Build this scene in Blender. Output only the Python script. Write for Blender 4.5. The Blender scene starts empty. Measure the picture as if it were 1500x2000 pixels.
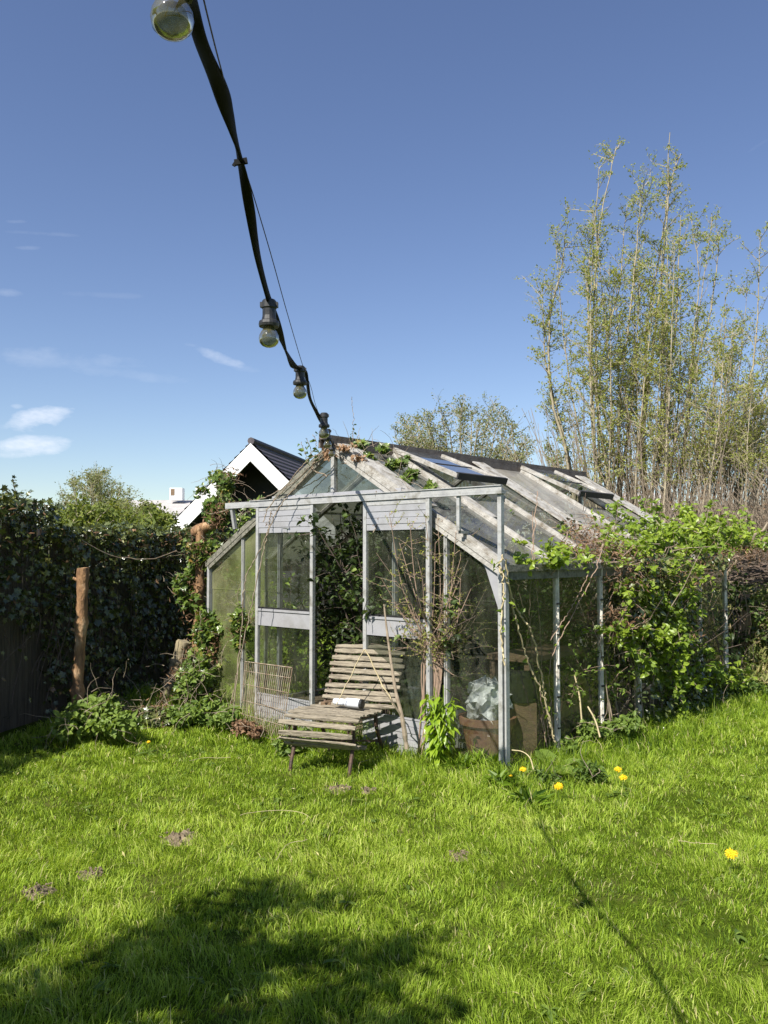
import bpy, math, random
import numpy as np
from mathutils import Vector, Matrix
R = math.radians
rng = np.random.default_rng(7)
random.seed(7)
S = bpy.context.scene
COL = S.collection
PI = math.pi

# ------------------------------------------------------------------ camera
EYE = 1.45; FPX = 1646.0; PITCH = 0.0483
cam = bpy.data.cameras.new("camera"); camo = bpy.data.objects.new("camera", cam); COL.objects.link(camo)
camo.location = (0, 0, EYE); camo.rotation_euler = (PI/2 + PITCH, 0, 0)
cam.sensor_fit = 'VERTICAL'; cam.sensor_height = 36; cam.lens = FPX/2000*36
cam.clip_start = 0.05; cam.clip_end = 3000
S.camera = camo
# ------------------------------------------------------------------ sun and sky
SUND = Vector((1.11, 1.50, -2.03)).normalized()
SUN_EL = math.asin(-SUND.z); SUN_AZ = math.atan2(-SUND.x, -SUND.y)
sl = bpy.data.lights.new("sun", 'SUN'); sl.energy = 5.0; sl.angle = R(0.53); sl.color = (1.0, 0.95, 0.86)
so = bpy.data.objects.new("sun", sl); COL.objects.link(so); so.rotation_euler = SUND.to_track_quat('-Z', 'Y').to_euler()
so.location = (-6, -3, 12)
S.view_settings.view_transform = 'Standard'; S.view_settings.look = 'None'
S.view_settings.exposure = 0.85; S.view_settings.gamma = 1
S.cycles.transparent_max_bounces = 24; S.cycles.max_bounces = 8; S.cycles.diffuse_bounces = 3
S.cycles.sample_clamp_indirect = 6

def ray(px, py):
    x = (px-750)/FPX; y = -(py-1000)/FPX
    c, s = math.cos(PITCH), math.sin(PITCH)
    return np.array([x, c-y*s, s+y*c])
def at(px, py, Y):
    d = ray(px, py); return np.array([0, 0, EYE]) + d*(Y/d[1])
def grd(px, py, z=0.):
    d = ray(px, py); return np.array([0, 0, EYE]) + d*((z-EYE)/d[2])

W = bpy.data.worlds.new("World"); S.world = W; W.use_nodes = True
nt = W.node_tree; nt.nodes.clear()
def N(nt, t, **k):
    n = nt.nodes.new(t)
    for a, b in k.items():
        if a.startswith('i_'): n.inputs[a[2:].replace('_', ' ')].default_value = b
        else: setattr(n, a, b)
    return n
sky = N(nt, 'ShaderNodeTexSky', sky_type='NISHITA', sun_disc=False, sun_elevation=SUN_EL, sun_rotation=SUN_AZ % (2*PI),
        altitude=0, air_density=1.0, dust_density=0.3, ozone_density=2.2)
bg = N(nt, 'ShaderNodeBackground'); bg.inputs[1].default_value = 0.077
out = N(nt, 'ShaderNodeOutputWorld')
tc = N(nt, 'ShaderNodeTexCoord')
hsv = N(nt, 'ShaderNodeHueSaturation'); hsv.inputs['Saturation'].default_value = 1.04; hsv.inputs['Hue'].default_value = 0.511
nt.links.new(sky.outputs[0], hsv.inputs['Color'])
nz = N(nt, 'ShaderNodeTexNoise'); nz.inputs['Scale'].default_value = 14; nz.inputs['Detail'].default_value = 6; nz.inputs['Roughness'].default_value = .62
mp = N(nt, 'ShaderNodeMapping'); mp.inputs['Scale'].default_value = (1.3, 1.3, 3.0)
nt.links.new(tc.outputs['Generated'], mp.inputs['Vector']); nt.links.new(mp.outputs[0], nz.inputs['Vector'])
def vm(op, a, b=None):
    n = nt.nodes.new('ShaderNodeVectorMath'); n.operation = op
    for k, v in ((0, a), (1, b)):
        if v is None: continue
        if isinstance(v, (tuple, list)): n.inputs[k].default_value = v
        else: nt.links.new(v, n.inputs[k])
    return n.outputs['Value'] if op == 'DOT_PRODUCT' else n.outputs[0]
def ma(op, a, b=0., c=None, clamp=False):
    n = nt.nodes.new('ShaderNodeMath'); n.operation = op; n.use_clamp = clamp
    for k, v in ((0, a), (1, b), (2, c)):
        if v is None: continue
        if isinstance(v, (int, float)): n.inputs[k].default_value = v
        else: nt.links.new(v, n.inputs[k])
    return n.outputs[0]
acc = None
#           px    py    half w  half h  tilt  strength  soft
CLOUDS = [(68, 820, 66, 21, -14, .85, 1.25), (40, 868, 78, 20, -3, .85, 1.25), (33, 793, 12, 5, 0, .35, 1.2),
          (425, 697, 62, 11, 20, .42, 1.2), (95, 700, 190, 22, 4, .30, .7), (240, 730, 120, 12, 6, .22, .7),
          (60, 455, 90, 5, 3, .18, .9), (30, 433, 24, 4, 2, .2, .9), (50, 484, 28, 4, 0, .16, .9), (14, 572, 34, 8, 4, .26, .9),
          (210, 576, 80, 6, 2, .12, .7), (480, 720, 30, 7, 6, .15, .8), (1480, 285, 22, 5, -30, .12, 1.)]
for (px, py, hw, hh, tilt, st, soft) in CLOUDS:
    c = ray(px, py); c /= np.linalg.norm(c)
    a = ray(px+10*math.cos(R(tilt)), py+10*math.sin(R(tilt))); a /= np.linalg.norm(a); a = a-c; a /= np.linalg.norm(a)
    b = np.cross(c, a)
    d = tc.outputs['Generated']
    u_ = ma('MULTIPLY', ma('SUBTRACT', vm('DOT_PRODUCT', d, tuple(a)), float(a@c)), FPX/hw)
    v_ = ma('MULTIPLY', ma('SUBTRACT', vm('DOT_PRODUCT', d, tuple(b)), float(b@c)), FPX/hh)
    r2 = ma('ADD', ma('MULTIPLY', u_, u_), ma('MULTIPLY', v_, v_))
    front_ = ma('GREATER_THAN', vm('DOT_PRODUCT', d, tuple(c)), 0.5)
    m_ = ma('ADD', ma('SUBTRACT', .85, r2), ma('MULTIPLY', ma('SUBTRACT', nz.outputs[0], .5), 4.2))
    m_ = ma('MULTIPLY', ma('MULTIPLY', m_, soft*.5, clamp=True), front_)
    m_ = ma('MULTIPLY', m_, st)
    acc = m_ if acc is None else ma('MAXIMUM', acc, m_)
mx = N(nt, 'ShaderNodeMix', data_type='RGBA')
nt.links.new(acc, mx.inputs[0]); nt.links.new(hsv.outputs[0], mx.inputs[6]); mx.inputs[7].default_value = (7.2, 7.6, 8.4, 1)
nt.links.new(mx.outputs[2], bg.inputs[0]); nt.links.new(bg.outputs[0], out.inputs[0])

# ------------------------------------------------------------------ materials
MATS = {}
def new_mat(name):
    m = bpy.data.materials.new(name); m.use_nodes = True; m.node_tree.nodes.clear(); MATS[name] = m
    o = m.node_tree.nodes.new('ShaderNodeOutputMaterial'); return m, m.node_tree, o
def ramp(t, stops, fac):
    r = t.nodes.new('ShaderNodeValToRGB')
    e = r.color_ramp.elements
    while len(e) < len(stops): e.new(.5)
    for i, (p, c) in enumerate(stops): e[i].position = p; e[i].color = (*c, 1)
    t.links.new(fac, r.inputs[0]); return r.outputs[0]
def noise(t, scale, detail=5, rough=.6, dist=0, stretch=None, coord='Object'):
    tcn = t.nodes.new('ShaderNodeTexCoord'); n = t.nodes.new('ShaderNodeTexNoise')
    n.inputs['Scale'].default_value = scale; n.inputs['Detail'].default_value = detail; n.inputs['Roughness'].default_value = rough
    n.inputs['Distortion'].default_value = dist
    if stretch:
        mpn = t.nodes.new('ShaderNodeMapping'); mpn.inputs['Scale'].default_value = stretch
        t.links.new(tcn.outputs[coord], mpn.inputs[0]); t.links.new(mpn.outputs[0], n.inputs['Vector'])
    else: t.links.new(tcn.outputs[coord], n.inputs['Vector'])
    return n.outputs[0]
def solid(name, c1, c2=None, scale=8, rough=.7, metal=0, bump=.0, bscale=None, stretch=None, c3=None, spec=.5):
    m, t, o = new_mat(name)
    b = t.nodes.new('ShaderNodeBsdfPrincipled'); t.links.new(b.outputs[0], o.inputs[0])
    b.inputs['Roughness'].default_value = rough; b.inputs['Metallic'].default_value = metal
    b.inputs['Specular IOR Level'].default_value = spec
    if c2 is None: b.inputs['Base Color'].default_value = (*c1, 1)
    else:
        stops = [(.35, c1), (.62, c2)] if c3 is None else [(.32, c1), (.52, c2), (.7, c3)]
        t.links.new(ramp(t, stops, noise(t, scale, stretch=stretch)), b.inputs['Base Color'])
    if bump:
        bp = t.nodes.new('ShaderNodeBump'); bp.inputs['Strength'].default_value = bump; bp.inputs['Distance'].default_value = .02
        t.links.new(noise(t, bscale or scale*3, stretch=stretch), bp.inputs['Height']); t.links.new(bp.outputs[0], b.inputs['Normal'])
    return m
def leafmat(name, stops, rough=.5, trans=.35, spec=.4, tint=(1.25, 1.2, .45)):
    m, t, o = new_mat(name)
    at_ = t.nodes.new('ShaderNodeAttribute'); at_.attribute_name = 'rnd'
    col = ramp(t, stops, at_.outputs['Fac'])
    b = t.nodes.new('ShaderNodeBsdfPrincipled'); b.inputs['Roughness'].default_value = rough
    b.inputs['Specular IOR Level'].default_value = spec
    t.links.new(col, b.inputs['Base Color'])
    tr = t.nodes.new('ShaderNodeBsdfTranslucent')
    mu = t.nodes.new('ShaderNodeMix'); mu.data_type = 'RGBA'; mu.blend_type = 'MULTIPLY'; mu.inputs[0].default_value = 1
    t.links.new(col, mu.inputs[6]); mu.inputs[7].default_value = (*tint, 1); t.links.new(mu.outputs[2], tr.inputs[0])
    ms = t.nodes.new('ShaderNodeMixShader'); ms.inputs[0].default_value = trans
    t.links.new(b.outputs[0], ms.inputs[1]); t.links.new(tr.outputs[0], ms.inputs[2]); t.links.new(ms.outputs[0], o.inputs[0])
    return m
def glassmat(name, dust, d_lo, d_hi, scale=3, tint=(.93, .97, .95), gloss=.08, stretch=None, dust2=None):
    m, t, o = new_mat(name)
    tr = t.nodes.new('ShaderNodeBsdfTransparent'); tr.inputs[0].default_value = (*tint, 1)
    gl = t.nodes.new('ShaderNodeBsdfGlossy'); gl.inputs['Roughness'].default_value = .03
    fr = t.nodes.new('ShaderNodeLayerWeight'); fr.inputs[0].default_value = .25
    m1 = t.nodes.new('ShaderNodeMath'); m1.operation = 'MULTIPLY_ADD'; t.links.new(fr.outputs['Fresnel'], m1.inputs[0]); m1.inputs[1].default_value = 1.15; m1.inputs[2].default_value = gloss*.3
    s1 = t.nodes.new('ShaderNodeMixShader'); t.links.new(m1.outputs[0], s1.inputs[0]); t.links.new(tr.outputs[0], s1.inputs[1]); t.links.new(gl.outputs[0], s1.inputs[2])
    df = t.nodes.new('ShaderNodeBsdfDiffuse'); tl = t.nodes.new('ShaderNodeBsdfTranslucent')
    if dust2 is not None:
        c = ramp(t, [(.38, dust), (.62, dust2)], noise(t, scale*.7, 3)); t.links.new(c, df.inputs[0]); t.links.new(c, tl.inputs[0])
    else:
        df.inputs[0].default_value = (*dust, 1); tl.inputs[0].default_value = (*dust, 1)
    s0 = t.nodes.new('ShaderNodeMixShader'); s0.inputs[0].default_value = .45; t.links.new(df.outputs[0], s0.inputs[1]); t.links.new(tl.outputs[0], s0.inputs[2])
    r = t.nodes.new('ShaderNodeMapRange'); r.inputs['From Min'].default_value = .32; r.inputs['From Max'].default_value = .68
    r.inputs['To Min'].default_value = d_lo; r.inputs['To Max'].default_value = d_hi
    t.links.new(noise(t, scale, 7, .68, .3, stretch=stretch), r.inputs[0])
    s2 = t.nodes.new('ShaderNodeMixShader'); t.links.new(r.outputs[0], s2.inputs[0]); t.links.new(s1.outputs[0], s2.inputs[1]); t.links.new(s0.outputs[0], s2.inputs[2])
    t.links.new(s2.outputs[0], o.inputs[0]); return m

M_alu = solid('weathered_aluminium', (.30, .30, .30), (.40, .40, .39), 9, .5, .15, .12, 60, c3=(.20, .19, .16))
M_dirty = solid('dirty_aluminium', (.43, .415, .385), (.31, .295, .265), 14, .7, .0, .3, 60, c3=(.16, .135, .10))
M_sunpost = solid('sunlit_dirty_metal', (.76, .73, .66), (.62, .59, .52), 14, .6, 0, .2, 60, c3=(.22, .19, .15))  # right wall posts: sunlight put into the lighter base colour, dirt spots kept
M_panel = solid('panel_aluminium', (.30, .30, .315), (.355, .355, .37), 4, .45, .15, .04, 30, c3=(.27, .265, .26))
M_mossy = solid('mossy_metal', (.08, .08, .06), (.2, .19, .15), 20, .85, 0, .4, 60, c3=(.05, .06, .03))
M_rubber = solid('black_rubber', (.025, .025, .025), (.05, .05, .045), 30, .6)
M_ridge = solid('brown_ridge', (.10, .075, .06), (.16, .13, .11), 12, .6, .1, .2)
M_glass = glassmat('old_glass', (.27, .28, .22), .02, .24, 5.5, gloss=.25, stretch=(1.6, 1.6, .4), dust2=(.18, .21, .12))
M_sideglass = glassmat('side_glass', (.34, .30, .20), .03, .26, 4.4, stretch=(1.5, 1.5, .45), dust2=(.2, .24, .13))
M_green = glassmat('algae_glass', (.34, .42, .13), .12, .55, 3.5, stretch=(1, 1, .6), dust2=(.46, .46, .24))
M_roof = glassmat('roof_glass', (.34, .35, .34), .18, .62, 2.5, stretch=(1, 1, 1), dust2=(.3, .28, .24))
M_vent = glassmat('vent_glass', (.30, .32, .34), .05, .28, 4, tint=(.38, .42, .46), gloss=1.2)
M_shaderoof = glassmat('shading_roof_glass', (.13, .14, .09), .72, .98, 4, dust2=(.08, .09, .06))  # dark coat added on the unseen left slope to keep sun out of the interior
M_white_wash = glassmat('limewashed_glass', (.58, .56, .53), .35, .75, 3, dust2=(.5, .46, .4))
M_wood = solid('weathered_slat', (.11, .09, .065), (.33, .285, .21), 14, .9, 0, .7, 50, (.5, 6, 6), c3=(.055, .045, .032))
M_iron = solid('rusty_iron', (.05, .035, .028), (.11, .065, .045), 20, .7, .3, .3)
M_wire = solid('rusty_wire', (.38, .33, .25), (.22, .15, .10), 25, .6, .2)
M_black = solid('black_plastic', (.012, .012, .013), (.03, .03, .03), 40, .42)
M_cable = solid('cable_rubber', (.006, .006, .0065), (.008, .008, .008), 40, .7, spec=.12)
M_brass = solid('bulb_filament', (.45, .30, .10), None, rough=.35, metal=.9)
M_soil = solid('bare_soil', (.12, .09, .055), (.23, .18, .115), 18, .95, 0, .8, 60)
M_bark = solid('stripped_bark', (.12, .065, .035), (.28, .155, .07), 16, .85, 0, .9, 40, (1, 1, .4), c3=(.46, .32, .19))
M_oldlog = solid('old_log', (.30, .25, .15), (.19, .16, .10), 8, .9, 0, .5, 30, (1, 1, .3))
M_twig = solid('twig_bark', (.19, .145, .10), (.29, .235, .17), 15, .85)
M_pinktwig = solid('pink_twig', (.36, .25, .18), (.27, .19, .14), 15, .8)
M_darktwig = solid('dark_twig', (.07, .05, .04), (.12, .09, .07), 15, .9)
M_straw = solid('dry_straw', (.50, .42, .24), (.36, .29, .17), 15, .8)
M_willow = solid('willow_bark', (.22, .19, .13), (.36, .31, .21), 6, .9, c3=(.14, .11, .08))
M_fence = solid('dark_bamboo', (.055, .045, .034), (.12, .10, .07), 8, .9, 0, .4, 30, (6, 6, .4))
M_whitep = solid('white_paint', (.80, .80, .79), (.74, .74, .73), 3, .5)
M_dark = solid('black_boarding', (.018, .018, .02), (.03, .028, .028), 5, .7)
M_tile = solid('dark_roof_tile', (.045, .037, .045), (.075, .062, .07), 12, .6, 0, .3)
M_terra = solid('terracotta', (.22, .10, .06), (.30, .15, .09), 8, .85, 0, .2)
M_bag = solid('crumpled_plastic', (.78, .78, .77), (.30, .30, .30), 9, .3, 0, .6, 25)
M_board = solid('brown_board', (.22, .14, .08), (.13, .09, .055), 5, .8, 0, .3, 30, (1, 1, 5))
M_crate = solid('old_white_plastic', (.62, .60, .56), (.48, .46, .42), 7, .6)
M_bottle = solid('white_bottle', (.74, .76, .80), (.60, .62, .66), 6, .3)
M_corr = solid('grey_sheet_roof', (.34, .32, .31), (.42, .40, .38), 2, .7)
M_brick = solid('brick_wall', (.20, .12, .09), (.15, .095, .07), 3, .9)
M_demi = glassmat('demijohn_glass', (.30, .34, .24), .10, .32, 7, tint=(.80, .86, .76), gloss=.1)
M_bulb = glassmat('bulb_glass', (.17, .16, .08), .22, .85, 34, tint=(.80, .80, .72), gloss=.5, stretch=(1, 1, 1))

L_grass = leafmat('grass_blade', [(0, (.03, .07, .008)), (.3, (.145, .235, .018)), (.65, (.31, .43, .042)), (.93, (.49, .58, .11)), (1, (.60, .54, .26))], .42, .42, .25, (1.2, 1.2, .3))
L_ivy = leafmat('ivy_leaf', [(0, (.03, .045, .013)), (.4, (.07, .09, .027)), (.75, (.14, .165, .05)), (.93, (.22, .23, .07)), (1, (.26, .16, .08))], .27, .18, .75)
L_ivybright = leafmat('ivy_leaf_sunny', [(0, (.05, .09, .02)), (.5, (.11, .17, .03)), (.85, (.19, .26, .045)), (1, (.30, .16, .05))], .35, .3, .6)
L_bramble = leafmat('bramble_leaf', [(0, (.08, .14, .02)), (.45, (.19, .28, .03)), (.85, (.31, .41, .045)), (1, (.40, .48, .08))], .42, .45, .5)
L_dead = leafmat('dead_leaf', [(0, (.10, .055, .03)), (.6, (.20, .12, .07)), (1, (.34, .22, .13))], .8, .2, .2, (1.1, .9, .6))
L_nettle = leafmat('nettle_leaf', [(0, (.07, .12, .022)), (.6, (.145, .215, .04)), (1, (.23, .31, .06))], .5, .35, .25)
L_lily = leafmat('lily_leaf', [(0, (.16, .27, .02)), (.6, (.27, .40, .03)), (1, (.38, .48, .05))], .3, .45, .6)
L_willow = leafmat('willow_leaf', [(0, (.18, .22, .07)), (.55, (.32, .36, .09)), (1, (.46, .46, .11))], .5, .5, .3)
L_far = leafmat('far_leaf', [(0, (.14, .17, .07)), (.5, (.22, .25, .10)), (1, (.32, .33, .14))], .6, .45, .3)
L_farlime = leafmat('far_lime_leaf', [(0, (.07, .10, .02)), (.5, (.13, .17, .03)), (1, (.24, .27, .05))], .6, .35, .3)
L_inside = leafmat('inner_leaf', [(0, (.015, .028, .01)), (.5, (.04, .065, .016)), (.9, (.11, .17, .035)), (1, (.24, .30, .08))], .5, .3, .4)  # leaf colour darkened to stand in for the shade inside the greenhouse
L_yellow = leafmat('dandelion_petal', [(0, (.80, .52, .01)), (1, (.90, .66, .03))], .6, .25, .2, (1, 1, .6))

# ------------------------------------------------------------------ mesh builder
class MB:
    def __init__(s): s.v = []; s.l = []; s.z = []; s.a = []; s.n = 0; s.mi = []
    def add(s, v, f, rnd=None, mi=0):
        v = np.asarray(v, float).reshape(-1, 3); f = np.asarray(f, int)
        s.v.append(v); s.l.append((f+s.n).ravel()); s.z.append(np.full(len(f), f.shape[1])); s.mi.append(np.full(len(f), mi))
        s.a.append(np.full(len(v), .5) if rnd is None else np.broadcast_to(np.asarray(rnd, float), (len(v),)))
        s.n += len(v); return s
    def box(s, lo, hi, mi=0):
        x0, y0, z0 = lo; x1, y1, z1 = hi
        v = [(x0, y0, z0), (x1, y0, z0), (x1, y1, z0), (x0, y1, z0), (x0, y0, z1), (x1, y0, z1), (x1, y1, z1), (x0, y1, z1)]
        return s.add(v, BOXF, mi=mi)
    def bar(s, p0, p1, w, h, up=(0, 0, 1), mi=0):
        p0 = np.array(p0, float); p1 = np.array(p1, float); d = p1-p0; d /= np.linalg.norm(d)
        up = np.array(up, float)
        if abs(d@up) > .98: up = np.array([0, 1., 0])
        a = np.cross(d, up); a /= np.linalg.norm(a); b = np.cross(a, d)
        v = [p+a*i*w/2+b*j*h/2 for p in (p0, p1) for i, j in ((-1, -1), (1, -1), (1, 1), (-1, 1))]
        return s.add(v, BOXF, mi=mi)
    def tube(s, pts, r, n=6, cap=True, mi=0, flat=None, rnd=None):
        pts = np.asarray(pts, float); k = len(pts); r = np.broadcast_to(np.asarray(r, float), (k,))
        t = np.gradient(pts, axis=0); t /= np.linalg.norm(t, axis=1)[:, None]+1e-12
        ref = np.array([0, 0, 1.]) if abs(t[:, 2]).mean() < .8 else np.array([1., .2, 0])
        a = np.cross(t, ref); a /= np.linalg.norm(a, axis=1)[:, None]+1e-12; b = np.cross(t, a)
        ang = np.arange(n)*2*PI/n
        c, q = np.cos(ang), np.sin(ang)
        if flat is not None:   # flat = (ratio, twist array): elliptical, twisted section
            ca = np.cos(flat[1])[:, None]; sa = np.sin(flat[1])[:, None]
            a, b = a*ca+b*sa, b*ca-a*sa; q = q*flat[0]
        v = pts[:, None]+r[:, None, None]*(a[:, None]*c[None, :, None]+b[:, None]*q[None, :, None])
        i = np.arange(k-1)[:, None]*n; j = np.arange(n)[None]; j2 = (j+1) % n
        f = np.stack([i+j, i+j2, i+n+j2, i+n+j], -1).reshape(-1, 4)
        s.add(v, f, rnd=rnd, mi=mi)
        if cap and n > 3:
            for base, o in ((0, -1), (k-1, 1)):
                s.add(v[base], [list(range(n))[::o]], mi=mi)
        return s
    def lathe(s, prof, c=(0, 0, 0), n=20, mi=0, jit=0):
        prof = np.asarray(prof, float); k = len(prof); ang = np.arange(n)*2*PI/n
        rr = prof[:, 0][:, None]*(1+jit*np.sin(3*ang+1)[None])
        v = np.stack([c[0]+rr*np.cos(ang), c[1]+rr*np.sin(ang), c[2]+np.repeat(prof[:, 1][:, None], n, 1)], -1)
        i = np.arange(k-1)[:, None]*n; j = np.arange(n)[None]; j2 = (j+1) % n
        return s.add(v, np.stack([i+j, i+j2, i+n+j2, i+n+j], -1).reshape(-1, 4), mi=mi)
    def build(s, name, mats, parent=None, off=None, smooth=False):
        V = np.concatenate(s.v) if s.v else np.zeros((0, 3))
        if off is not None: V = V-np.asarray(off, float)
        L = np.concatenate(s.l); Z = np.concatenate(s.z)
        me = bpy.data.meshes.new(name)
        me.vertices.add(len(V)); me.vertices.foreach_set('co', V.ravel())
        me.loops.add(len(L)); me.loops.foreach_set('vertex_index', L.astype(np.int32))
        me.polygons.add(len(Z)); st = np.concatenate([[0], np.cumsum(Z)[:-1]]).astype(np.int32)
        me.polygons.foreach_set('loop_start', st)
        me.polygons.foreach_set('material_index', np.concatenate(s.mi).astype(np.int32))
        me.polygons.foreach_set('use_smooth', np.full(len(Z), bool(smooth)))
        at_ = me.attributes.new('rnd', 'FLOAT', 'POINT'); at_.data.foreach_set('value', np.concatenate(s.a).astype(np.float32))
        me.update(calc_edges=True)
        for m in (mats if isinstance(mats, (list, tuple)) else [mats]): me.materials.append(m)
        o = bpy.data.objects.new(name, me); COL.objects.link(o)
        if parent is not None: o.parent = parent
        elif off is not None: o.location = off
        return o
BOXF = np.array([(0, 3, 2, 1), (4, 5, 6, 7), (0, 1, 5, 4), (1, 2, 6, 5), (2, 3, 7, 6), (3, 0, 4, 7)])

def tag(o, label=None, cat=None, group=None, kind=None):
    if label: o['label'] = label
    if cat: o['category'] = cat
    if group: o['group'] = group
    if kind: o['kind'] = kind
    return o
def thing(name, label, cat, loc=(0, 0, 0), rz=0, group=None):
    o = bpy.data.objects.new(name, None); COL.objects.link(o); o.location = tuple(loc); o.rotation_euler = (0, 0, rz)
    o.empty_display_size = .1
    return tag(o, label, cat, group)
def copy_tree(o, parent=None):
    c = o.copy(); COL.objects.link(c); c.parent = parent
    for ch in list(o.children): copy_tree(ch, c)
    return c

# leaf templates: x side, y along, z up
def T(v, f): return np.array(v, float), np.array(f, int)
LEAF = {
 'quad': T([(0, 0, 0), (-.28, .5, .07), (0, 1, -.05), (.28, .5, .07)], [(0, 3, 2), (0, 2, 1)]),
 'oval': T([(0, 0, 0), (-.34, .35, .10), (0, .45, 0), (.34, .35, .10), (-.22, .75, .04), (.22, .75, .04), (0, 1.05, -.12)],
           [(0, 3, 2), (0, 2, 1), (1, 2, 4), (2, 3, 5), (4, 2, 6), (2, 5, 6)]),
 'narrow': T([(0, 0, 0), (-.13, .4, .03), (0, 1, -.12), (.13, .4, .03)], [(0, 3, 2), (0, 2, 1)]),
 'long': T([(0, 0, 0), (-.15, .3, .05), (0, .35, 0), (.15, .3, .05), (-.14, .65, 0), (0, .68, -.05), (.14, .65, 0), (0, 1, -.2)],
           [(0, 3, 2), (0, 2, 1), (1, 2, 4), (4, 2, 5), (2, 3, 5), (5, 3, 6), (4, 5, 7), (5, 6, 7)]),
 'ivy': T([(0, .35, 0), (0, 0, 0), (.42, -.05, .06), (.30, .25, .02), (.58, .50, .05), (.2, .58, .01), (0, 1.02, -.1),
           (-.2, .58, .01), (-.58, .50, .05), (-.30, .25, .02), (-.42, -.05, .06)],
          [(0, i, i+1) for i in range(1, 10)]+[(0, 10, 1)]),
}
def unit(a): return a/(np.linalg.norm(a, axis=-1, keepdims=True)+1e-9)
def leaves(mb, kind, P, size, nrm=(0, 0, 1), tilt=.6, axis=None, ajit=1., rnd=None, rg=None, droop=0):
    """P positions; nrm preferred face normal; axis preferred leaf direction"""
    P = np.asarray(P, float).reshape(-1, 3); n = len(P)
    if n == 0: return
    g = rg or rng
    V, F = LEAF[kind]
    nn = unit(np.broadcast_to(np.asarray(nrm, float), (n, 3))+tilt*g.normal(size=(n, 3)))
    ax = ajit*g.normal(size=(n, 3)) + (0 if axis is None else np.broadcast_to(np.asarray(axis, float), (n, 3)))
    ax[:, 2] -= droop
    ax = unit(ax-(ax*nn).sum(1)[:, None]*nn); sd = np.cross(ax, nn)
    sz = np.broadcast_to(np.asarray(size, float), (n,))*g.uniform(.7, 1.25, n)
    v = P[:, None]+sz[:, None, None]*(sd[:, None]*V[None, :, :1]+ax[:, None]*V[None, :, 1:2]+nn[:, None]*V[None, :, 2:3])
    k = len(V)
    f = (F[None]+(np.arange(n)*k)[:, None, None]).reshape(-1, 3)
    r = g.beta(2, 2, n) if rnd is None else np.clip(np.broadcast_to(rnd, (n,))+g.normal(size=n)*.12, 0, 1)
    mb.add(v.reshape(-1, 3), f, rnd=np.repeat(r, k))
def wig(p0, p1, n=6, amp=.05, sag=0, g=None):
    g = g or rng
    t = np.linspace(0, 1, n)[:, None]; p0 = np.array(p0, float); p1 = np.array(p1, float)
    w = g.normal(size=(n, 3))*amp; w[0] = 0; w[-1] = 0
    p = p0+(p1-p0)*t+w; p[:, 2] -= (4*sag*t*(1-t))[:, 0]; return p
def cane(mb, p0, d, L, r0, n=9, bend=(0, 0, -.12), jit=.12, g=None, sides=4, mi=0):
    g = g or rng
    p = np.array(p0, float); d = unit(np.array(d, float)); pts = [p]
    for i in range(n-1):
        d = unit(d+np.array(bend)+g.normal(size=3)*jit); p = p+d*L/(n-1); pts.append(p)
    pts = np.array(pts); mb.tube(pts, np.linspace(r0, r0*.35, n), sides, cap=False, mi=mi); return pts
def interp(pts, t):
    k = len(pts)-1; x = np.clip(np.asarray(t)*k, 0, k-1e-6); i = x.astype(int); f = (x-i)[:, None]
    return pts[i]*(1-f)+pts[i+1]*f
def spline(pts, n):
    pts = np.asarray(pts, float); k = len(pts); P = np.vstack([2*pts[0]-pts[1], pts, 2*pts[-1]-pts[-2]])
    out_ = []
    for x in np.linspace(0, k-1-1e-9, n):
        i = int(x); t = x-i; a, b, c, d = P[i:i+4]
        out_.append(.5*((2*b)+(c-a)*t+(2*a-5*b+4*c-d)*t*t+(3*b-a-3*c+d)*t**3))
    return np.array(out_)
def lownoise(x, y, s=1.):
    return (np.sin(x*1.7*s+1.3*np.sin(y*1.1*s))+np.sin(y*2.3*s+.7+1.1*np.sin(x*1.9*s+2))+np.sin((x+y)*3.7*s+1.9)*.6+np.sin((x-y)*6.1*s)*.4)/3
def gz(x, y):
    x = np.asarray(x, float); y = np.asarray(y, float)
    return .015*lownoise(x, y, 1.1)+np.clip((x-3.6)*.25, 0, 1)*np.clip((y-7.5)*.12, 0, .9)*np.clip((30-y)*.1, 0, 1)
def G(x, y, dz=0): return np.array([x, y, float(gz(x, y))+dz])

# greenhouse frame of reference
TH = .7319; UU = np.array([math.cos(TH), -math.sin(TH), 0]); VV = np.array([math.sin(TH), math.cos(TH), 0])
RC = np.array([.7955, 5.583, 0.]); GM = RC-1.6*UU; GH_L = 3.94; GE = 1.37; GR = 2.31
def gh(u, v, z): return GM+u*UU+v*VV+np.array([0, 0, z])
def gh_in(x, y, m=0.):
    d = np.stack([x-GM[0], y-GM[1]], -1); u = d@UU[:2]; v = d@VV[:2]
    return (abs(u) < 1.6+m) & (v > -m) & (v < GH_L+m)

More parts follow.
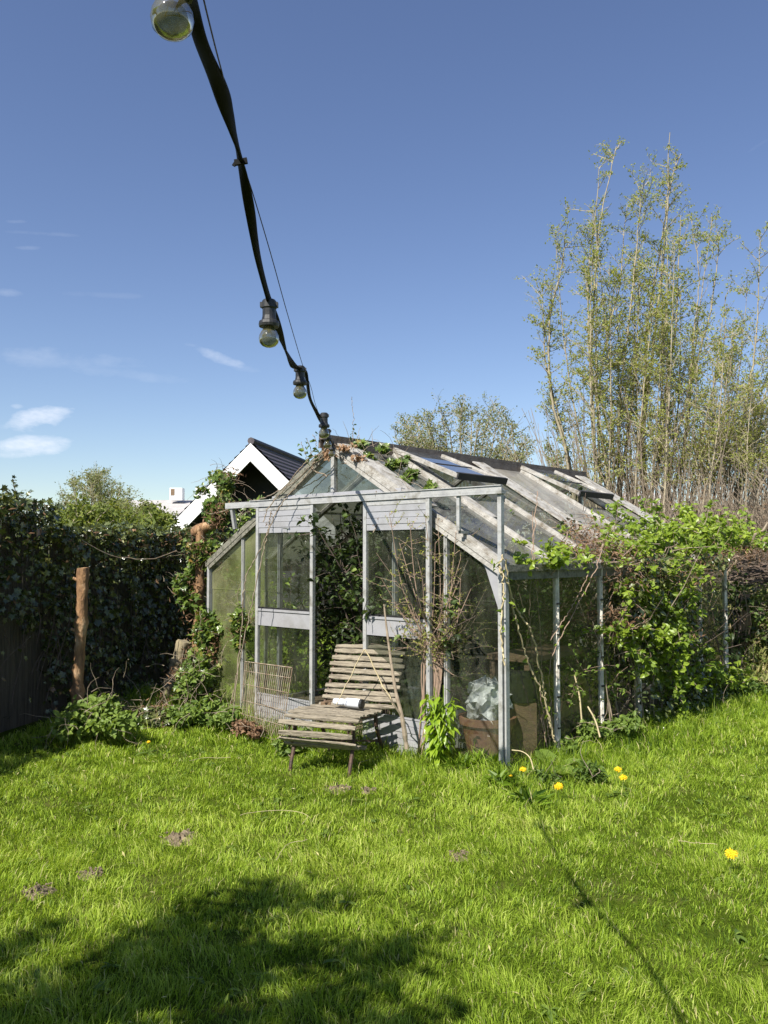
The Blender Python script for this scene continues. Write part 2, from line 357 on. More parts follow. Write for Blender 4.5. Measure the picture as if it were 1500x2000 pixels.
# ------------------------------------------------------------------ ground
def ground():
    mb = MB()
    xs = np.concatenate([[-900, -200, -60, -25], np.linspace(-12, 14, 105), [25, 60, 200, 900]])
    ys = np.concatenate([[-900, -100, -20], np.linspace(-4, 22, 105), [30, 45, 100, 300, 1500]])
    X, Y = np.meshgrid(xs, ys); Zz = gz(X, Y); n = len(xs)
    i = np.arange(len(ys)-1)[:, None]*n; j = np.arange(n-1)[None]
    f = np.stack([i+j, i+j+1, i+n+j+1, i+n+j], -1).reshape(-1, 4)
    mb.add(np.stack([X, Y, Zz], -1).reshape(-1, 3), f)
    m, t, o = new_mat('lawn_soil')
    b = t.nodes.new('ShaderNodeBsdfPrincipled'); t.links.new(b.outputs[0], o.inputs[0]); b.inputs['Roughness'].default_value = 1; b.inputs['Specular IOR Level'].default_value = 0
    c = ramp(t, [(.3, (.035, .050, .008)), (.5, (.055, .080, .009)), (.72, (.09, .085, .03))], noise(t, 3.5, 9, .7))
    t.links.new(c, b.inputs['Base Color'])
    bp = t.nodes.new('ShaderNodeBump'); bp.inputs['Strength'].default_value = .6; bp.inputs['Distance'].default_value = .03
    t.links.new(noise(t, 30, 6), bp.inputs['Height']); t.links.new(bp.outputs[0], b.inputs['Normal'])
    tag(mb.build('ground', m, smooth=True), kind='structure')
ground()

# hedge line
HA = np.array([-3.10, 6.6, 0]); HD = unit(np.array([.2425, .970, 0])); HN = np.array([HD[1], -HD[0], 0])
def hedge_side(x, y): return (x-HA[0])*HN[0]+(y-HA[1])*HN[1]
MOUNDS = [(350, 1640, .10), (75, 1745, .072), (660, 1545, .085), (895, 1675, .05), (175, 1712, .06), (718, 1548, .05)]
MP = [grd(a, b) for a, b, _ in MOUNDS]

def grass():
    g = np.random.default_rng(3)
    mb = MB()
    bands = [(1.5, 2.3, 5000, .0030), (2.3, 3.2, 19000, .0026), (3.2, 4.4, 14000, .0032), (4.4, 6.0, 8500, .0042), (6.0, 8.0, 5000, .0058), (8, 11.5, 2300, .0085), (11.5, 17, 420, .016)]
    for (y0, y1, den, w) in bands:
        hx = .5*y1+1.1
        n = int((y1-y0)*2*hx*den)
        x = g.uniform(-hx, hx, n); y = g.uniform(y0, y1, n)
        keep = ~gh_in(x, y, -.03) & (hedge_side(x, y) > .12)
        # thin cover: trampled patches and soil mounds
        for (mp_, (a, b, r)) in zip(MP, MOUNDS):
            d = np.hypot((x-mp_[0]), (y-mp_[1])*.9)/r; keep &= ~((d < 1.0) & (g.random(n) < 1.25-d))
        ln = lownoise(x, y, 2.0)
        keep &= g.random(n) < np.clip(.95+.3*ln+.3*lownoise(x*1.3+9, y*1.3, 7.5), .6, 1)
        x, y, ln = x[keep], y[keep], ln[keep]; n = len(x)
        ln2 = lownoise(x+3, y-2, 4.3); ln3 = lownoise(x*1.0-7, y+5, .9)
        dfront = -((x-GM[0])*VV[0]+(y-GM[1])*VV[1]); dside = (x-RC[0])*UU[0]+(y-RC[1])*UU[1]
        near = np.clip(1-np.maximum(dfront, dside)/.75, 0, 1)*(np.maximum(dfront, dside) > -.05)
        shade = np.clip(1-hedge_side(x, y)/.6, 0, 1)
        ln4 = lownoise(x*1.3+9, y*1.3, 7.5); h = np.clip(.031+.009*ln+.011*ln2+.007*ln3+.012*ln4, .020, 1)*g.uniform(.5, 1.7, n)+.125*near*g.uniform(.2, 1.2, n)+.03*np.clip(y-6, 0, 1)
        tall = g.random(n) < .012; h[tall] *= g.uniform(1.5, 2.3, tall.sum())
        h = np.clip(h, .014, .28)
        a = g.uniform(0, 2*PI, n); ww = w*g.uniform(.6, 1.4, n)
        # clumps lean together
        la = 6*lownoise(x*3, y*3, 1.5)+g.normal(size=n)*1.0; lean = h*g.uniform(.15, 1.1, n)
        sx, sy = np.cos(a)*ww/2, np.sin(a)*ww/2; lx, ly = np.cos(la)*lean, np.sin(la)*lean
        z = gz(x, y)-.004
        v = np.zeros((n, 5, 3))
        v[:, 0] = np.stack([x-sx, y-sy, z], -1); v[:, 1] = np.stack([x+sx, y+sy, z], -1)
        v[:, 2] = np.stack([x+sx*.8+lx*.35, y+sy*.8+ly*.35, z+h*.6], -1); v[:, 3] = np.stack([x-sx*.8+lx*.35, y-sy*.8+ly*.35, z+h*.6], -1)
        v[:, 4] = np.stack([x+lx, y+ly, z+h*(1-.25*lean/np.maximum(h, .01))], -1)
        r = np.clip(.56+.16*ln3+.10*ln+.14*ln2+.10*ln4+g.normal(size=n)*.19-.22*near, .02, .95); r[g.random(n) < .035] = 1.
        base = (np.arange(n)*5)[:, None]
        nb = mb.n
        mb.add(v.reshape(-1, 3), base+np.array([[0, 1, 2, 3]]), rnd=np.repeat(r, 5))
        mb.l.append((base+np.array([[3, 2, 4]])+nb).ravel()); mb.z.append(np.full(n, 3)); mb.mi.append(np.zeros(n, int))
    tag(mb.build('grass', L_grass), 'bright green uneven lawn grass growing in front of the greenhouse', 'grass', kind='stuff')
    # low clover and broad weeds in the turf
    mb = MB(); n = 1700
    x = g.uniform(-3.2, 4.2, n); y = g.uniform(2.2, 8, n); k = (lownoise(x*2+1, y*2, 1.6) > .25) & ~gh_in(x, y) & (hedge_side(x, y) > .2)
    x, y = x[k], y[k]
    for j in range(3):
        P = np.stack([x+g.normal(size=len(x))*.006, y+g.normal(size=len(x))*.006, gz(x, y)+g.uniform(.01, .04, len(x))], -1)
        leaves(mb, 'oval', P, .014, tilt=.35, rg=g)
    tag(mb.build('clover', L_bramble), 'small round clover leaves scattered through the lawn', 'clover', kind='stuff')
grass()
def lawn_litter():
    g = np.random.default_rng(4); mb = MB(); n = 900
    x = g.uniform(-3.2, 4.5, n); y = g.uniform(2.3, 8.5, n); k = ~gh_in(x, y, .05) & (hedge_side(x, y) > .3) & (lownoise(x+5, y, 1.2)+g.normal(size=n)*.4 > .1); x, y = x[k], y[k]
    for j in range(6):
        a = g.uniform(0, 2*PI, len(x)); ax = np.stack([np.cos(a), np.sin(a), g.uniform(.1, .9, len(x))], -1)*4
        leaves(mb, 'long', np.stack([x, y, gz(x, y)+.018], -1), g.uniform(.025, .06, len(x)), (0, 0, 1), .2, axis=ax, ajit=.4, rg=g)
    tag(mb.build('lawn_weeds', L_nettle), 'small broad leaved weed rosettes among the lawn grass', 'weeds', kind='stuff')
    mb = MB(); n = 2600; x = g.uniform(-3.2, 4.5, n); y = g.uniform(2.3, 8.5, n); k = ~gh_in(x, y, .05) & (hedge_side(x, y) > .3) & (lownoise(x, y+3, 1.6)+g.normal(size=n)*.5 > .3); x, y = x[k], y[k]
    leaves(mb, 'narrow', np.stack([x, y, gz(x, y)+g.uniform(.015, .04, len(x))], -1), g.uniform(.015, .035, len(x)), (0, 0, 1), .4, rg=g, rnd=.99)
    tag(mb.build('dry_grass', L_grass), 'dry straw coloured grass bits caught in the lawn', 'dry grass', kind='stuff')
lawn_litter()
LABM = ['bare brown soil mound largest in the left half of the lawn', 'dark soil mound at the left edge of the lawn', 'larger of two bare soil patches in front of the slatted chair',
        'small brown soil patch in the right middle of the lawn', 'small pale soil patch between the two larger mounds on the left', 'small bare soil patch right beside the larger one in front of the slatted chair']
for p, (a, b, r), lb in zip(MP, MOUNDS, LABM):
    mb = MB(); n = 18; k = 7
    v = []
    for i in range(k):
        q = i/(k-1)
        for j in range(n):
            an = 2*PI*j/n; rr = r*q*(1+.18*math.sin(3*an+a)+.1*math.sin(7*an)); x, y = p[0]+rr*math.cos(an), p[1]+rr*math.sin(an)
            v.append((x, y, float(gz(x, y))+.026*(1-q*q)*(1+.5*rng.normal())*(r/.09)-.003*q))
    i = np.arange(k-1)[:, None]*n; j = np.arange(n)[None]; mb.add(v, np.stack([i+j, i+(j+1) % n, i+n+(j+1) % n, i+n+j], -1).reshape(-1, 4))
    for q in range(26):
        an = rng.uniform(0, 2*PI); rr = r*math.sqrt(rng.random()); c = (p[0]+rr*math.cos(an), p[1]+rr*math.sin(an), .02)
        s_ = rng.uniform(.003, .008); mb.lathe([(0, -s_), (s_, -s_*.3), (s_*.9, s_*.5), (0, s_)], c, 6, jit=.3)
    tag(mb.build('soil_mound', M_soil, off=p), lb, 'soil mound', 'soil mounds in the lawn')

# ------------------------------------------------------------------ greenhouse
def greenhouse():
    g = thing('greenhouse', 'old aluminium greenhouse with gabled dusty glass roof and sliding doors standing open, overgrown with brambles', 'greenhouse', GM, -TH)
    Lh = GH_L; sl_ = math.atan2(GR-GE, 1.6); nR = np.array([math.sin(sl_), 0, math.cos(sl_)])
    def B(name, mat, fn, par=g, label=None):
        m = MB(); fn(m); o = m.build(name, mat, par)
        if label: o['label'] = label
        return o
    zt = lambda u: GR-(GR-GE)*abs(u)/1.6
    bays = [i*Lh/6 for i in range(7)]
    # sill
    B('base_sill', M_dirty, lambda m: (m.box((-1.6, -.03, 0), (1.6, .03, .05)), m.box((-1.6, Lh-.03, 0), (1.6, Lh+.03, .05)),
        m.box((-1.63, .031, 0), (-1.57, Lh-.031, .05)), m.box((1.57, .031, 0), (1.63, Lh-.031, .05))))
    # posts
    for v in bays:
        for s in (-1, 1):
            e = .055 if v in (0, bays[-1]) else .032
            def fn(m, v=v, s=s, e=e):
                m.box((s*1.6-.016, v-e/2, .051), (s*1.6+.016, v+e/2, GE-.02))
                m.box((s*1.6+s*.017-.004, v-.006, .051), (s*1.6+s*.017+.006, v+.006, GE-.02))
                for z in np.arange(.2, 1.3, .22): m.box((s*1.622-.006, v-e/2-.006, z), (s*1.622+.006, v+e/2+.006, z+.012), mi=1)
            B('post', [M_sunpost if s > 0 else M_alu, M_black], fn)
    # outer door posts carrying the rail end
    B('rail_post', M_alu, lambda m: (m.box((1.615, -.10, .0), (1.645, -.065, 1.875)), m.box((1.60, -.064, .0), (1.612, -.030, 1.40)), m.box((1.655, -.09, .0), (1.668, -.05, 1.36))))
    # mullions front and back
    for v in (0, Lh):
        for u in (-1.12, -.64, .64, 1.12):
            B('mullion', M_alu, lambda m, u=u, v=v: (m.box((u-.014, v-.018, .051), (u+.014, v+.018, zt(u)-.03)), m.box((u-.004, v-.026, .06), (u+.004, v-.019, zt(u)-.03))))
        B('mullion', M_alu, lambda m, v=v: m.box((-.018, v-.02, 1.93 if v == 0 else .051), (.018, v+.02, GR-.04)), label='short gable mullion under the peak' if v == 0 else None)
    # gable cross bar
    B('crossbar', M_panel, lambda m: (m.box((-.72, -.024, 1.868), (.72, .02, 1.925)), m.box((-.95, -.03, 1.83), (-.721, .0, 1.90))))
    B('door_rail', M_alu, lambda m: (m.box((-1.24, -.118, 1.835), (1.66, -.070, 1.850)), m.box((-1.24, -.118, 1.8505), (1.66, -.111, 1.885)), m.box((-.92, -.110, 1.851), (1.66, -.031, 1.858)),
                                     m.box((-.9, -.126, 1.886), (1.66, -.105, 1.892))))
    B('rail_bracket', M_alu, lambda m: m.bar((-1.17, -.095, 1.84), (-1.17, -.06, 1.66), .03, .03, (0, 1, 0)))
    B('rail_bracket', M_alu, lambda m: (m.box((1.285, -.105, 1.60), (1.31, -.085, 1.834)), m.box((1.285, -.084, 1.58), (1.31, .0, 1.60))))
    B('corner_gusset', M_panel, lambda m: m.add([(1.58, -.012, 1.33), (1.38, -.012, 1.46), (1.46, -.012, 1.34), (1.58, -.012, 1.02), (1.58, .006, 1.33), (1.38, .006, 1.46), (1.46, .006, 1.34), (1.58, .006, 1.02)],
        [(0, 1, 2, 3), (7, 6, 5, 4), (0, 4, 5, 1), (1, 5, 6, 2), (2, 6, 7, 3)]))
    # rafters
    for v in bays:
        for s in (-1, 1):
            end = v in (0, bays[-1])
            def fn(m, v=v, s=s, end=end):
                w = .075 if end else .045
                p0 = np.array([s*.03, v, GR-.01]); p1 = np.array([s*1.62, v, GE-.01]); nn = np.array([s*math.sin(sl_), 0, math.cos(sl_)])
                m.bar(p0-nn*.02, p1-nn*.02, w, .03, nn)
                m.bar(p0+nn*.010, p1+nn*.010, w*.5, .028, nn)
                if end: m.bar(p0-nn*.055+np.array([0, -.02, 0]), p1-nn*.055+np.array([0, -.02, 0]), .03, .03, nn)
            mat = M_mossy if (s < 0 and v == 0) else M_dirty
            B('rafter', mat, fn, label='dark mossy left gable rafter' if (s < 0 and v == 0) else None)
    # ridge and gutters
    def ridge(m):
        m.bar((0, -.12, GR+.045), (0, Lh+.05, GR+.045), .10, .03); m.box((.035, -.12, GR-.035), (.055, Lh+.05, GR+.028))
        m.box((-.055, -.12, GR-.035), (-.035, Lh+.05, GR+.028))
    B('ridge_cap', M_ridge, ridge)
    for s in (-1, 1):
        B('gutter', M_mossy, lambda m, s=s: (m.box((s*1.62-.02, -.03, GE-.045), (s*1.62+.02, Lh+.05, GE-.035)), m.box((s*1.636-.004, -.03, GE-.034), (s*1.636+.004, Lh+.05, GE+.0)), m.box((s*1.60-.02, .03, GE-.10), (s*1.60+.02, Lh-.03, GE-.046))))
    # glass: roof
    vent = {(1, 1), (1, 4)}
    for i in range(6):
        for s in (-1, 1):
            v0, v1 = bays[i]+.024, bays[i+1]-.024
            if i == 0: v0 += .015
            q0 = .42 if (s, i) in vent else .02
            nseg = [(q0, .5), (.5, .98)] if q0 < .1 else [(q0, .98)]
            for k, (a, b) in enumerate(nseg):
                P = lambda q, v, dz: np.array([s*1.62*q, v, GR-(GR-GE)*q*1.62/1.6-.012+dz])
                dz = .006 if k == 0 else 0
                mat = M_white_wash if (i in (3, 5) and s > 0) else (M_roof if s > 0 else M_shaderoof)
                B('roof_pane', mat, lambda m: m.add([P(a, v0, dz), P(b+.02*(k == 0), v0, dz), P(b+.02*(k == 0), v1, dz), P(a, v1, dz)], [(0, 1, 2, 3)]))
    # whitewashed strips beside the rafters (dirt shelves)
    for v, hw, q1 in ((.10, .085, .55), (bays[1]+.09, .05, .62), (bays[3]-.12, .09, .8), (bays[5]-.10, .06, .75), (bays[6]-.14, .10, 1.)):
        def fn(m, v=v, hw=hw, q1=q1):
            p0 = np.array([.06, v, GR-.02]); p1 = np.array([1.6*q1, v, GR-(GR-GE)*q1-.02]); m.bar(p0+nR*.02, p1+nR*.02, hw*2, .012, nR)
        B('glazing_bar', M_dirty, fn)
    # vents
    for i in (1, 4):
        v0, v1 = bays[i]+.0, bays[i+1]-.0
        hinge = np.array([.06, 0, GR+.012]); op = R(9 if i == 1 else 6); a = sl_-op; Lv = .72
        tip = hinge+np.array([math.cos(a)*Lv, 0, -math.sin(a)*Lv]); nn = np.array([math.sin(a), 0, math.cos(a)])
        vt = B('roof_vent', [M_dirty, M_dark], lambda m: (m.bar(hinge+[0, v0, 0], tip+[0, v0, 0], .035, .035, nn), m.bar(hinge+[0, v1, 0], tip+[0, v1, 0], .035, .035, nn),
            m.bar(tip+[0, v0-.017, -.0], tip+[0, v1+.017, -.0], .03, .055, nn, mi=1), m.bar((hinge+tip)/2+[0, v0+.018, 0], (hinge+tip)/2+[0, v1-.018, 0], .012, .012, nn, mi=1)))
        B('pane', M_vent, lambda m: m.add([hinge+[0, v0+.018, .0], tip+[0, v0+.018, .002], tip+[0, v1-.018, .002], hinge+[0, v1-.018, .0]], [(0, 1, 2, 3)]), vt)
    # glass: sides, two panes per bay
    for s in (-1, 1):
        for i in range(6):
            v0, v1 = bays[i]+.03, bays[i+1]-.03
            for (z0, z1, dx) in ((.055, .70, 0), (.69, GE-.1 if s > 0 else GE-.05, .006)):
                B('side_pane', M_sideglass if s > 0 else M_green, lambda m: m.add([(s*(1.603+dx), v0, z0), (s*(1.603+dx), v1, z0), (s*(1.603+dx), v1, z1), (s*(1.603+dx), v0, z1)], [(0, 1, 2, 3)]))
    # glass: gables
    cols = [(-1.575, -1.136, M_green), (-1.104, -.656, M_green), (.656, 1.104, M_glass), (1.136, 1.575, M_glass)]
    for v in (0, Lh):
        for (a, b, mat) in cols+([(-.62, -.02, M_green), (.02, .62, M_glass)] if v else []):
            zs = [.055, .62, 1.12, 9]
            for k in range(3):
                dy = .005*(k % 2)
                za = zs[k]; la, lb = min(zs[k+1]+.012, zt(a)-.06), min(zs[k+1]+.012, zt(b)-.06)
                B('gable_pane', mat, lambda m: m.add([(a, v+dy, za), (b, v+dy, za), (b, v+dy, lb), (a, v+dy, la)], [(0, 1, 2, 3)]))
    for s in (-1, 1):
        B('gable_pane', M_glass, lambda m: m.add([(s*.02, .002, 1.925), (s*.60, .002, 1.925), (s*.02, .002, GR-.07)], [(0, 1, 2)]))
    # sliding doors
    def door(u0, u1, label):
        y0, y1 = -.112, -.082
        d = B('sliding_door', M_alu, lambda m: (m.box((u0, y0, .02), (u0+.032, y1, 1.832)), m.box((u1-.032, y0, .02), (u1, y1, 1.832)), m.box((u0+.033, y0+.004, 1.80), (u1-.033, y1-.004, 1.830))), label=label)
        def top(m):
            for k in range(4): m.box((u0+.033, y0+.006-(.004 if k % 2 else 0), 1.615+k*.046), (u1-.033, y1-.006, 1.615+k*.046+.043))
        B('top_panel', M_panel, top, d)
        B('middle_panel', M_panel, lambda m: (m.box((u0+.033, y0+.006, .845), (u1-.033, y1-.006, .965)), m.box((u0+.033, y0-.002, .966), (u1-.033, y1-.002, .985))), d)
        def bot(m):
            for k in range(5): m.box((u0+.033, y0+.006-(.005 if k % 2 else 0), .045+k*.046), (u1-.033, y1-.006, .045+k*.046+.043))
            m.box((u0+.033, y0+.002, .275), (u1-.033, y1-.002, .285)); m.box((u0+.033, y0+.004, .02), (u1-.033, y1-.004, .044))
        B('bottom_panel', M_panel, bot, d)
        for (z0, z1) in ((.286, .844), (.986, 1.614)):
            B('door_pane', M_glass, lambda m: m.add([(u0+.033, -.097, z0), (u1-.033, -.097, z0), (u1-.033, -.097, z1), (u0+.033, -.097, z1)], [(0, 1, 2, 3)]), d)
        B('door_seal', M_black, lambda m: m.box((u0+.034, y0+.0025, .9855), (u1-.034, y0+.0045, 1.0)), d)
    door(-.825, -.125, 'left sliding door'); door(.42, 1.055, 'right sliding door behind the twigs')
    return g
greenhouse()

# interior soil bed so grass does not show inside
mb = MB(); P = [gh(u, v, .012) for u, v in ((-1.56, .04), (1.56, .04), (1.56, GH_L-.04), (-1.56, GH_L-.04))]; mb.add(P, [(0, 1, 2, 3)])
tag(mb.build('soil_floor', M_soil, off=GM), kind='structure')

# ------------------------------------------------------------------ generic shrubs
def shrub(name, label, cat, base, mat, leaf='oval', size=.05, H=1.2, spread=.5, stems=14, twigs=8, per=10, r=.008, tmat=None, g=None, group=None, up=.9, bend=-.04, tilt=.7, start=.15, stemjit=.1, nrm=(0, 0, 1)):
    g = g or rng
    t = thing(name, label, cat, base, 0, group)
    b, f = MB(), MB(); P = []
    for i in range(stems):
        a = g.uniform(0, 2*PI); q = g.uniform(.1, 1)
        p0 = np.array(base)+[math.cos(a)*spread*.25*q, math.sin(a)*spread*.25*q, -.02]
        d = np.array([math.cos(a)*spread*q, math.sin(a)*spread*q, H*up])
        pts = cane(b, p0, d, H*g.uniform(.65, 1.1), r, 8, (0, 0, bend), stemjit, g)
        for k in range(twigs):
            s_ = interp(pts, np.array([g.uniform(start, 1)]))[0]
            tp = cane(b, s_, (g.normal(), g.normal(), g.uniform(.0, 1)), H*g.uniform(.10, .28), r*.4, 4, (0, 0, -.05), .2, g, 3)
            P.append(interp(tp, g.uniform(.15, 1, per)))
    P = np.concatenate(P); leaves(f, leaf, P+g.normal(size=P.shape)*size*.3, size, nrm, tilt, ajit=1, droop=.4, rg=g)
    b.build('stems', tmat or M_twig, t, base); f.build('foliage', mat, t, base); return t

# plants inside the greenhouse
gi = np.random.default_rng(21)
def inside(u, v): p = gh(u, v, 0); return np.array([p[0], p[1], .0])
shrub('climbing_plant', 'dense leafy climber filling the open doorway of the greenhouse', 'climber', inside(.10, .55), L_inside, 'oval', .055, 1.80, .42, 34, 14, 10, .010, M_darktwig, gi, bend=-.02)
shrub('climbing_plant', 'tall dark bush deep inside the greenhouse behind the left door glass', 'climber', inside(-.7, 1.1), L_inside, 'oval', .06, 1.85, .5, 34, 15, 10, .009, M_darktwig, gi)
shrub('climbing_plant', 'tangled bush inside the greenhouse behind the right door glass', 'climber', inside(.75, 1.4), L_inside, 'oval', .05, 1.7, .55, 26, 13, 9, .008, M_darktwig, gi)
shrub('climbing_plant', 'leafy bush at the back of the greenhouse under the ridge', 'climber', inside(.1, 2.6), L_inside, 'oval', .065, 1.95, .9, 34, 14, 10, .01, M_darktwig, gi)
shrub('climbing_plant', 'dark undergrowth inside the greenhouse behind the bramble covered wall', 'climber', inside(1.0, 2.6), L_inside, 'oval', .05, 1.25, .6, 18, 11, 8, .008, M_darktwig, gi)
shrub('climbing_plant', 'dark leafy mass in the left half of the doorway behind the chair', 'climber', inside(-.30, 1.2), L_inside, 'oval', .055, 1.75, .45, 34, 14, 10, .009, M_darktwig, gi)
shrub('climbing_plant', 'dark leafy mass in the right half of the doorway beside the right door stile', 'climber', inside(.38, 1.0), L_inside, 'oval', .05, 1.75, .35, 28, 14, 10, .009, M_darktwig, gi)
for (u_, v_, H_, lb) in ((1.05, .75, .75, 'tangle of dry growth inside the front right corner of the greenhouse'), (1.38, 1.3, 1.0, 'dry leafy growth inside the right glass wall behind the wooden shelf')):
    shrub('dry_plant', lb, 'plant', inside(u_, v_), L_nettle, 'oval', .035, H_, .6, 22, 10, 6, .004, M_pinktwig, gi, bend=-.06, stemjit=.16)
# bed edging, boards, crates and pots inside
t = thing('wooden_shelf', 'brown wooden shelf frame inside the greenhouse beside the front right corner', 'shelf', gh(1.22, .95, 0), -TH)
def bx(name, mat, fn, par, off=None):
    m = MB(); fn(m); return m.build(name, mat, par, off)
for (x, y) in ((-.1, -.38), (-.1, .42), (.2, -.38), (.2, .42)): bx('leg', M_board, lambda m: m.bar((x, y, 0), (x, y, .66), .045, .045), t)
bx('top_board', M_board, lambda m: m.box((-.14, -.42, .661), (.24, .46, .70)), t)
bx('lower_board', M_board, lambda m: m.bar((.2, -.36, .2), (.2, .40, .30), .03, .12), t)
t = thing('terracotta_pot', 'large terracotta pot behind the glass at the front right corner of the greenhouse', 'flower pot', gh(1.26, .28, 0), 0)
bx('pot_body', M_terra, lambda m: m.lathe([(0, .02), (.13, .0), (.17, .20), (.185, .25), (.20, .25), (.205, .30), (.18, .30), (.165, .24), (0, .24)], n=28), t); bx('soil', M_soil, lambda m: m.lathe([(0, .262), (.165, .255)], n=20), t)
mb = MB(); n = 26; k = 12; vv = []
for i in range(k):
    q = i/(k-1)
    for j in range(n):
        a = 2*PI*j/n; rr = (.17+.06*math.sin(q*PI)-.07*q)*(1+.16*math.sin(3*a+q*5)+.12*math.sin(7*a-q*9)+.08*rng.normal()); rr *= (1 if i < k-1 else .2)
        vv.append((rr*.72*math.cos(a), rr*.72*math.sin(a), .0+q*.27+.016*rng.normal()))
i = np.arange(k-1)[:, None]*n; j = np.arange(n)[None]; mb.add(vv, np.stack([i+j, i+(j+1) % n, i+n+(j+1) % n, i+n+j], -1).reshape(-1, 4))
pb = gh(1.26, .28, .285); tag(mb.build('plastic_bag', M_bag, off=None), 'crumpled grey and white plastic bag on the terracotta pot inside the greenhouse', 'plastic bag').location = pb
t = thing('black_bucket', 'black plastic bucket inside the side glass next to the plastic bag', 'bucket', gh(1.38, .52, 0)); bx('bucket_body', M_black, lambda m: m.lathe([(0, .40), (.10, .40), (.13, .62), (.14, .62), (.12, .39), (0, .38)], n=20), t)
bx('bucket_stand', M_board, lambda m: m.box((-.1, -.1, 0), (.1, .1, .385)), t)
t = thing('demijohn', 'round clear glass demijohn behind the lower right door glass', 'demijohn', gh(.72, .16, 0))
bx('glass_body', M_demi, lambda m: m.lathe([(.0, .20), (.12, .20), (.17, .28), (.19, .40), (.17, .52), (.10, .60), (.04, .64), (.035, .72), (.045, .73)], n=28), t); bx('stopper', M_black, lambda m: m.lathe([(0, .70), (.03, .70), (.034, .76), (0, .76)], n=14), t)
bx('stand', M_board, lambda m: m.box((-.14, -.14, 0), (.14, .14, .197)), t)
t = thing('white_crate', 'old white plastic crate behind the glass beside the right door', 'crate', gh(1.08, .55, 0), -TH+.2)
bx('crate_body', M_crate, lambda m: [m.box((-.2, -.15, z), (.2, .15, z+.05)) for z in (0, .08, .16, .24)]+[m.box((x, y, .0), (x+.03, y+.03, .29)) for x in (-.202, .172) for y in (-.152, .122)], t)
# ------------------------------------------------------------------ slatted chair
def seat():
    base = np.array([-.42, 5.62, 0]); t = thing('garden_chair', 'weathered grey brown slatted wooden garden chair with reclined back, in front of the greenhouse doorway', 'garden chair', G(base[0], base[1]), R(-21))
    prof = spline([(.02, .19), (-.045, .245), (-.055, .31), (-.02, .355), (.06, .372), (.16, .365), (.28, .352), (.40, .345), (.47, .365), (.53, .43), (.585, .51), (.635, .59), (.68, .67), (.725, .735), (.775, .775)], 200)
    ds = np.concatenate([[0], np.cumsum(np.linalg.norm(np.diff(prof, axis=0), axis=1))])
    nslat = 0; s_ = .012; g = np.random.default_rng(5)
    while s_ < ds[-1]:
        i = int(np.searchsorted(ds, s_)); i = min(max(i, 1), 198); p = prof[i]; tt = unit(prof[i+1]-prof[i-1]); nn = np.array([-tt[1], tt[0]])
        back = p[0] > .45
        w0, w1 = (-.27, .27) if not back else (-.22, .35)
        o = np.array([0, p[0]+nn[0]*.012, p[1]+nn[1]*.012]); m = MB()
        L0 = o+[w0+g.uniform(-.012, .012), 0, g.normal()*.004]; L1 = o+[w1+g.uniform(-.012, .012), g.normal()*.004, g.normal()*.004-.006*(not back)]
        # slat with worn, slightly uneven edges
        k = 9; dd = (L1-L0)/(k-1); cr = []
        wob = g.normal(size=(k, 2))*.0012
        for q in range(k):
            c = L0+dd*q; hw, hh = .0185+wob[q, 0], .0095+wob[q, 1]
            e = .72 if q in (0, k-1) else 1
            for (a, b) in ((-1, -.6), (-.8, -1), (.8, -1), (1, -.6), (1, .6), (.8, 1), (-.8, 1), (-1, .6)):
                cr.append(c+np.array([0, tt[0], tt[1]])*a*hw*e+np.array([0, nn[0], nn[1]])*b*hh*e)
        i_ = np.arange(k-1)[:, None]*8; j_ = np.arange(8)[None]
        m.add(cr, np.stack([i_+j_, i_+(j_+1) % 8, i_+8+(j_+1) % 8, i_+8+j_], -1).reshape(-1, 4)); m.add(cr[:8], [list(range(8))[::-1]]); m.add(cr[-8:], [list(range(8))])
        m.build('slat', M_wood, t); nslat += 1; s_ += .0535
    for x in (-.20, .225):
        m = MB(); P = np.array([(x, a-.0, b-.012) for a, b in prof[::8]]); m.tube(P, .011, 6); m.build('side_frame', M_iron, t)
        m = MB(); m.tube(spline([(x, .0, -.02), (x, -.035, .03), (x, .0, .13), (x, .03, .22), (x, .02, .33)], 12), np.linspace(.012, .015, 12), 7); m.build('leg', M_iron, t)
        m = MB(); m.tube(spline([(x, .56, -.02), (x, .58, .03), (x, .50, .14), (x, .44, .24), (x, .42, .34)], 12), np.linspace(.012, .015, 12), 7); m.build('leg', M_iron, t)
    m = MB(); m.bar((-.20, .13, .17), (.27, .13, .165), .045, .018); m.build('stretcher', M_wood, t)
    m = MB(); m.bar((-.215, .5, .13), (.215, .04, .2), .008, .012); m.bar((-.215, .04, .2), (.215, .5, .13), .008, .012); m.build('brace', M_iron, t)
    # moss and grass tuft grown through the seat end
    m = MB(); P = g.normal(size=(260, 3))*[.05, .04, .02]+[.24, .07, .30]; leaves(m, 'narrow', P, .022, rg=g); m.build('moss', L_ivybright, t)
    return t
seat()
# bottle and wooden scrap lying on the seat
sp = np.array([-.42, 5.62, 0]); ca, sa = math.cos(R(-21)), math.sin(R(-21))
def seatp(x, y, z): return np.array([sp[0]+x*ca-y*sa, sp[1]+x*sa+y*ca, z])
p = seatp(.03, .36, .405); t = thing('spray_bottle', 'white bottle lying on its side on the slatted chair', 'bottle', p, R(-28))
def lat_x(prof, n=18):
    m = MB(); m.lathe(prof, n=n); v = m.v[0]; m.v[0] = np.stack([v[:, 2], v[:, 1], v[:, 0]], -1); return m
lat_x([(0, 0.005), (.030, 0), (.033, .01), (.033, .105), (.031, .112), (0, .112)]).build('bottle_body', M_bottle, t, smooth=False)
lat_x([(.0301, .115), (.0335, .113), (.0335, .130), (.028, .134), (0, .134)]).build('cap', M_black, t)
lat_x([(0, -.10), (.020, -.10), (.024, -.085), (.024, -.02), (.012, -.0)]).build('neck', M_bottle, t)
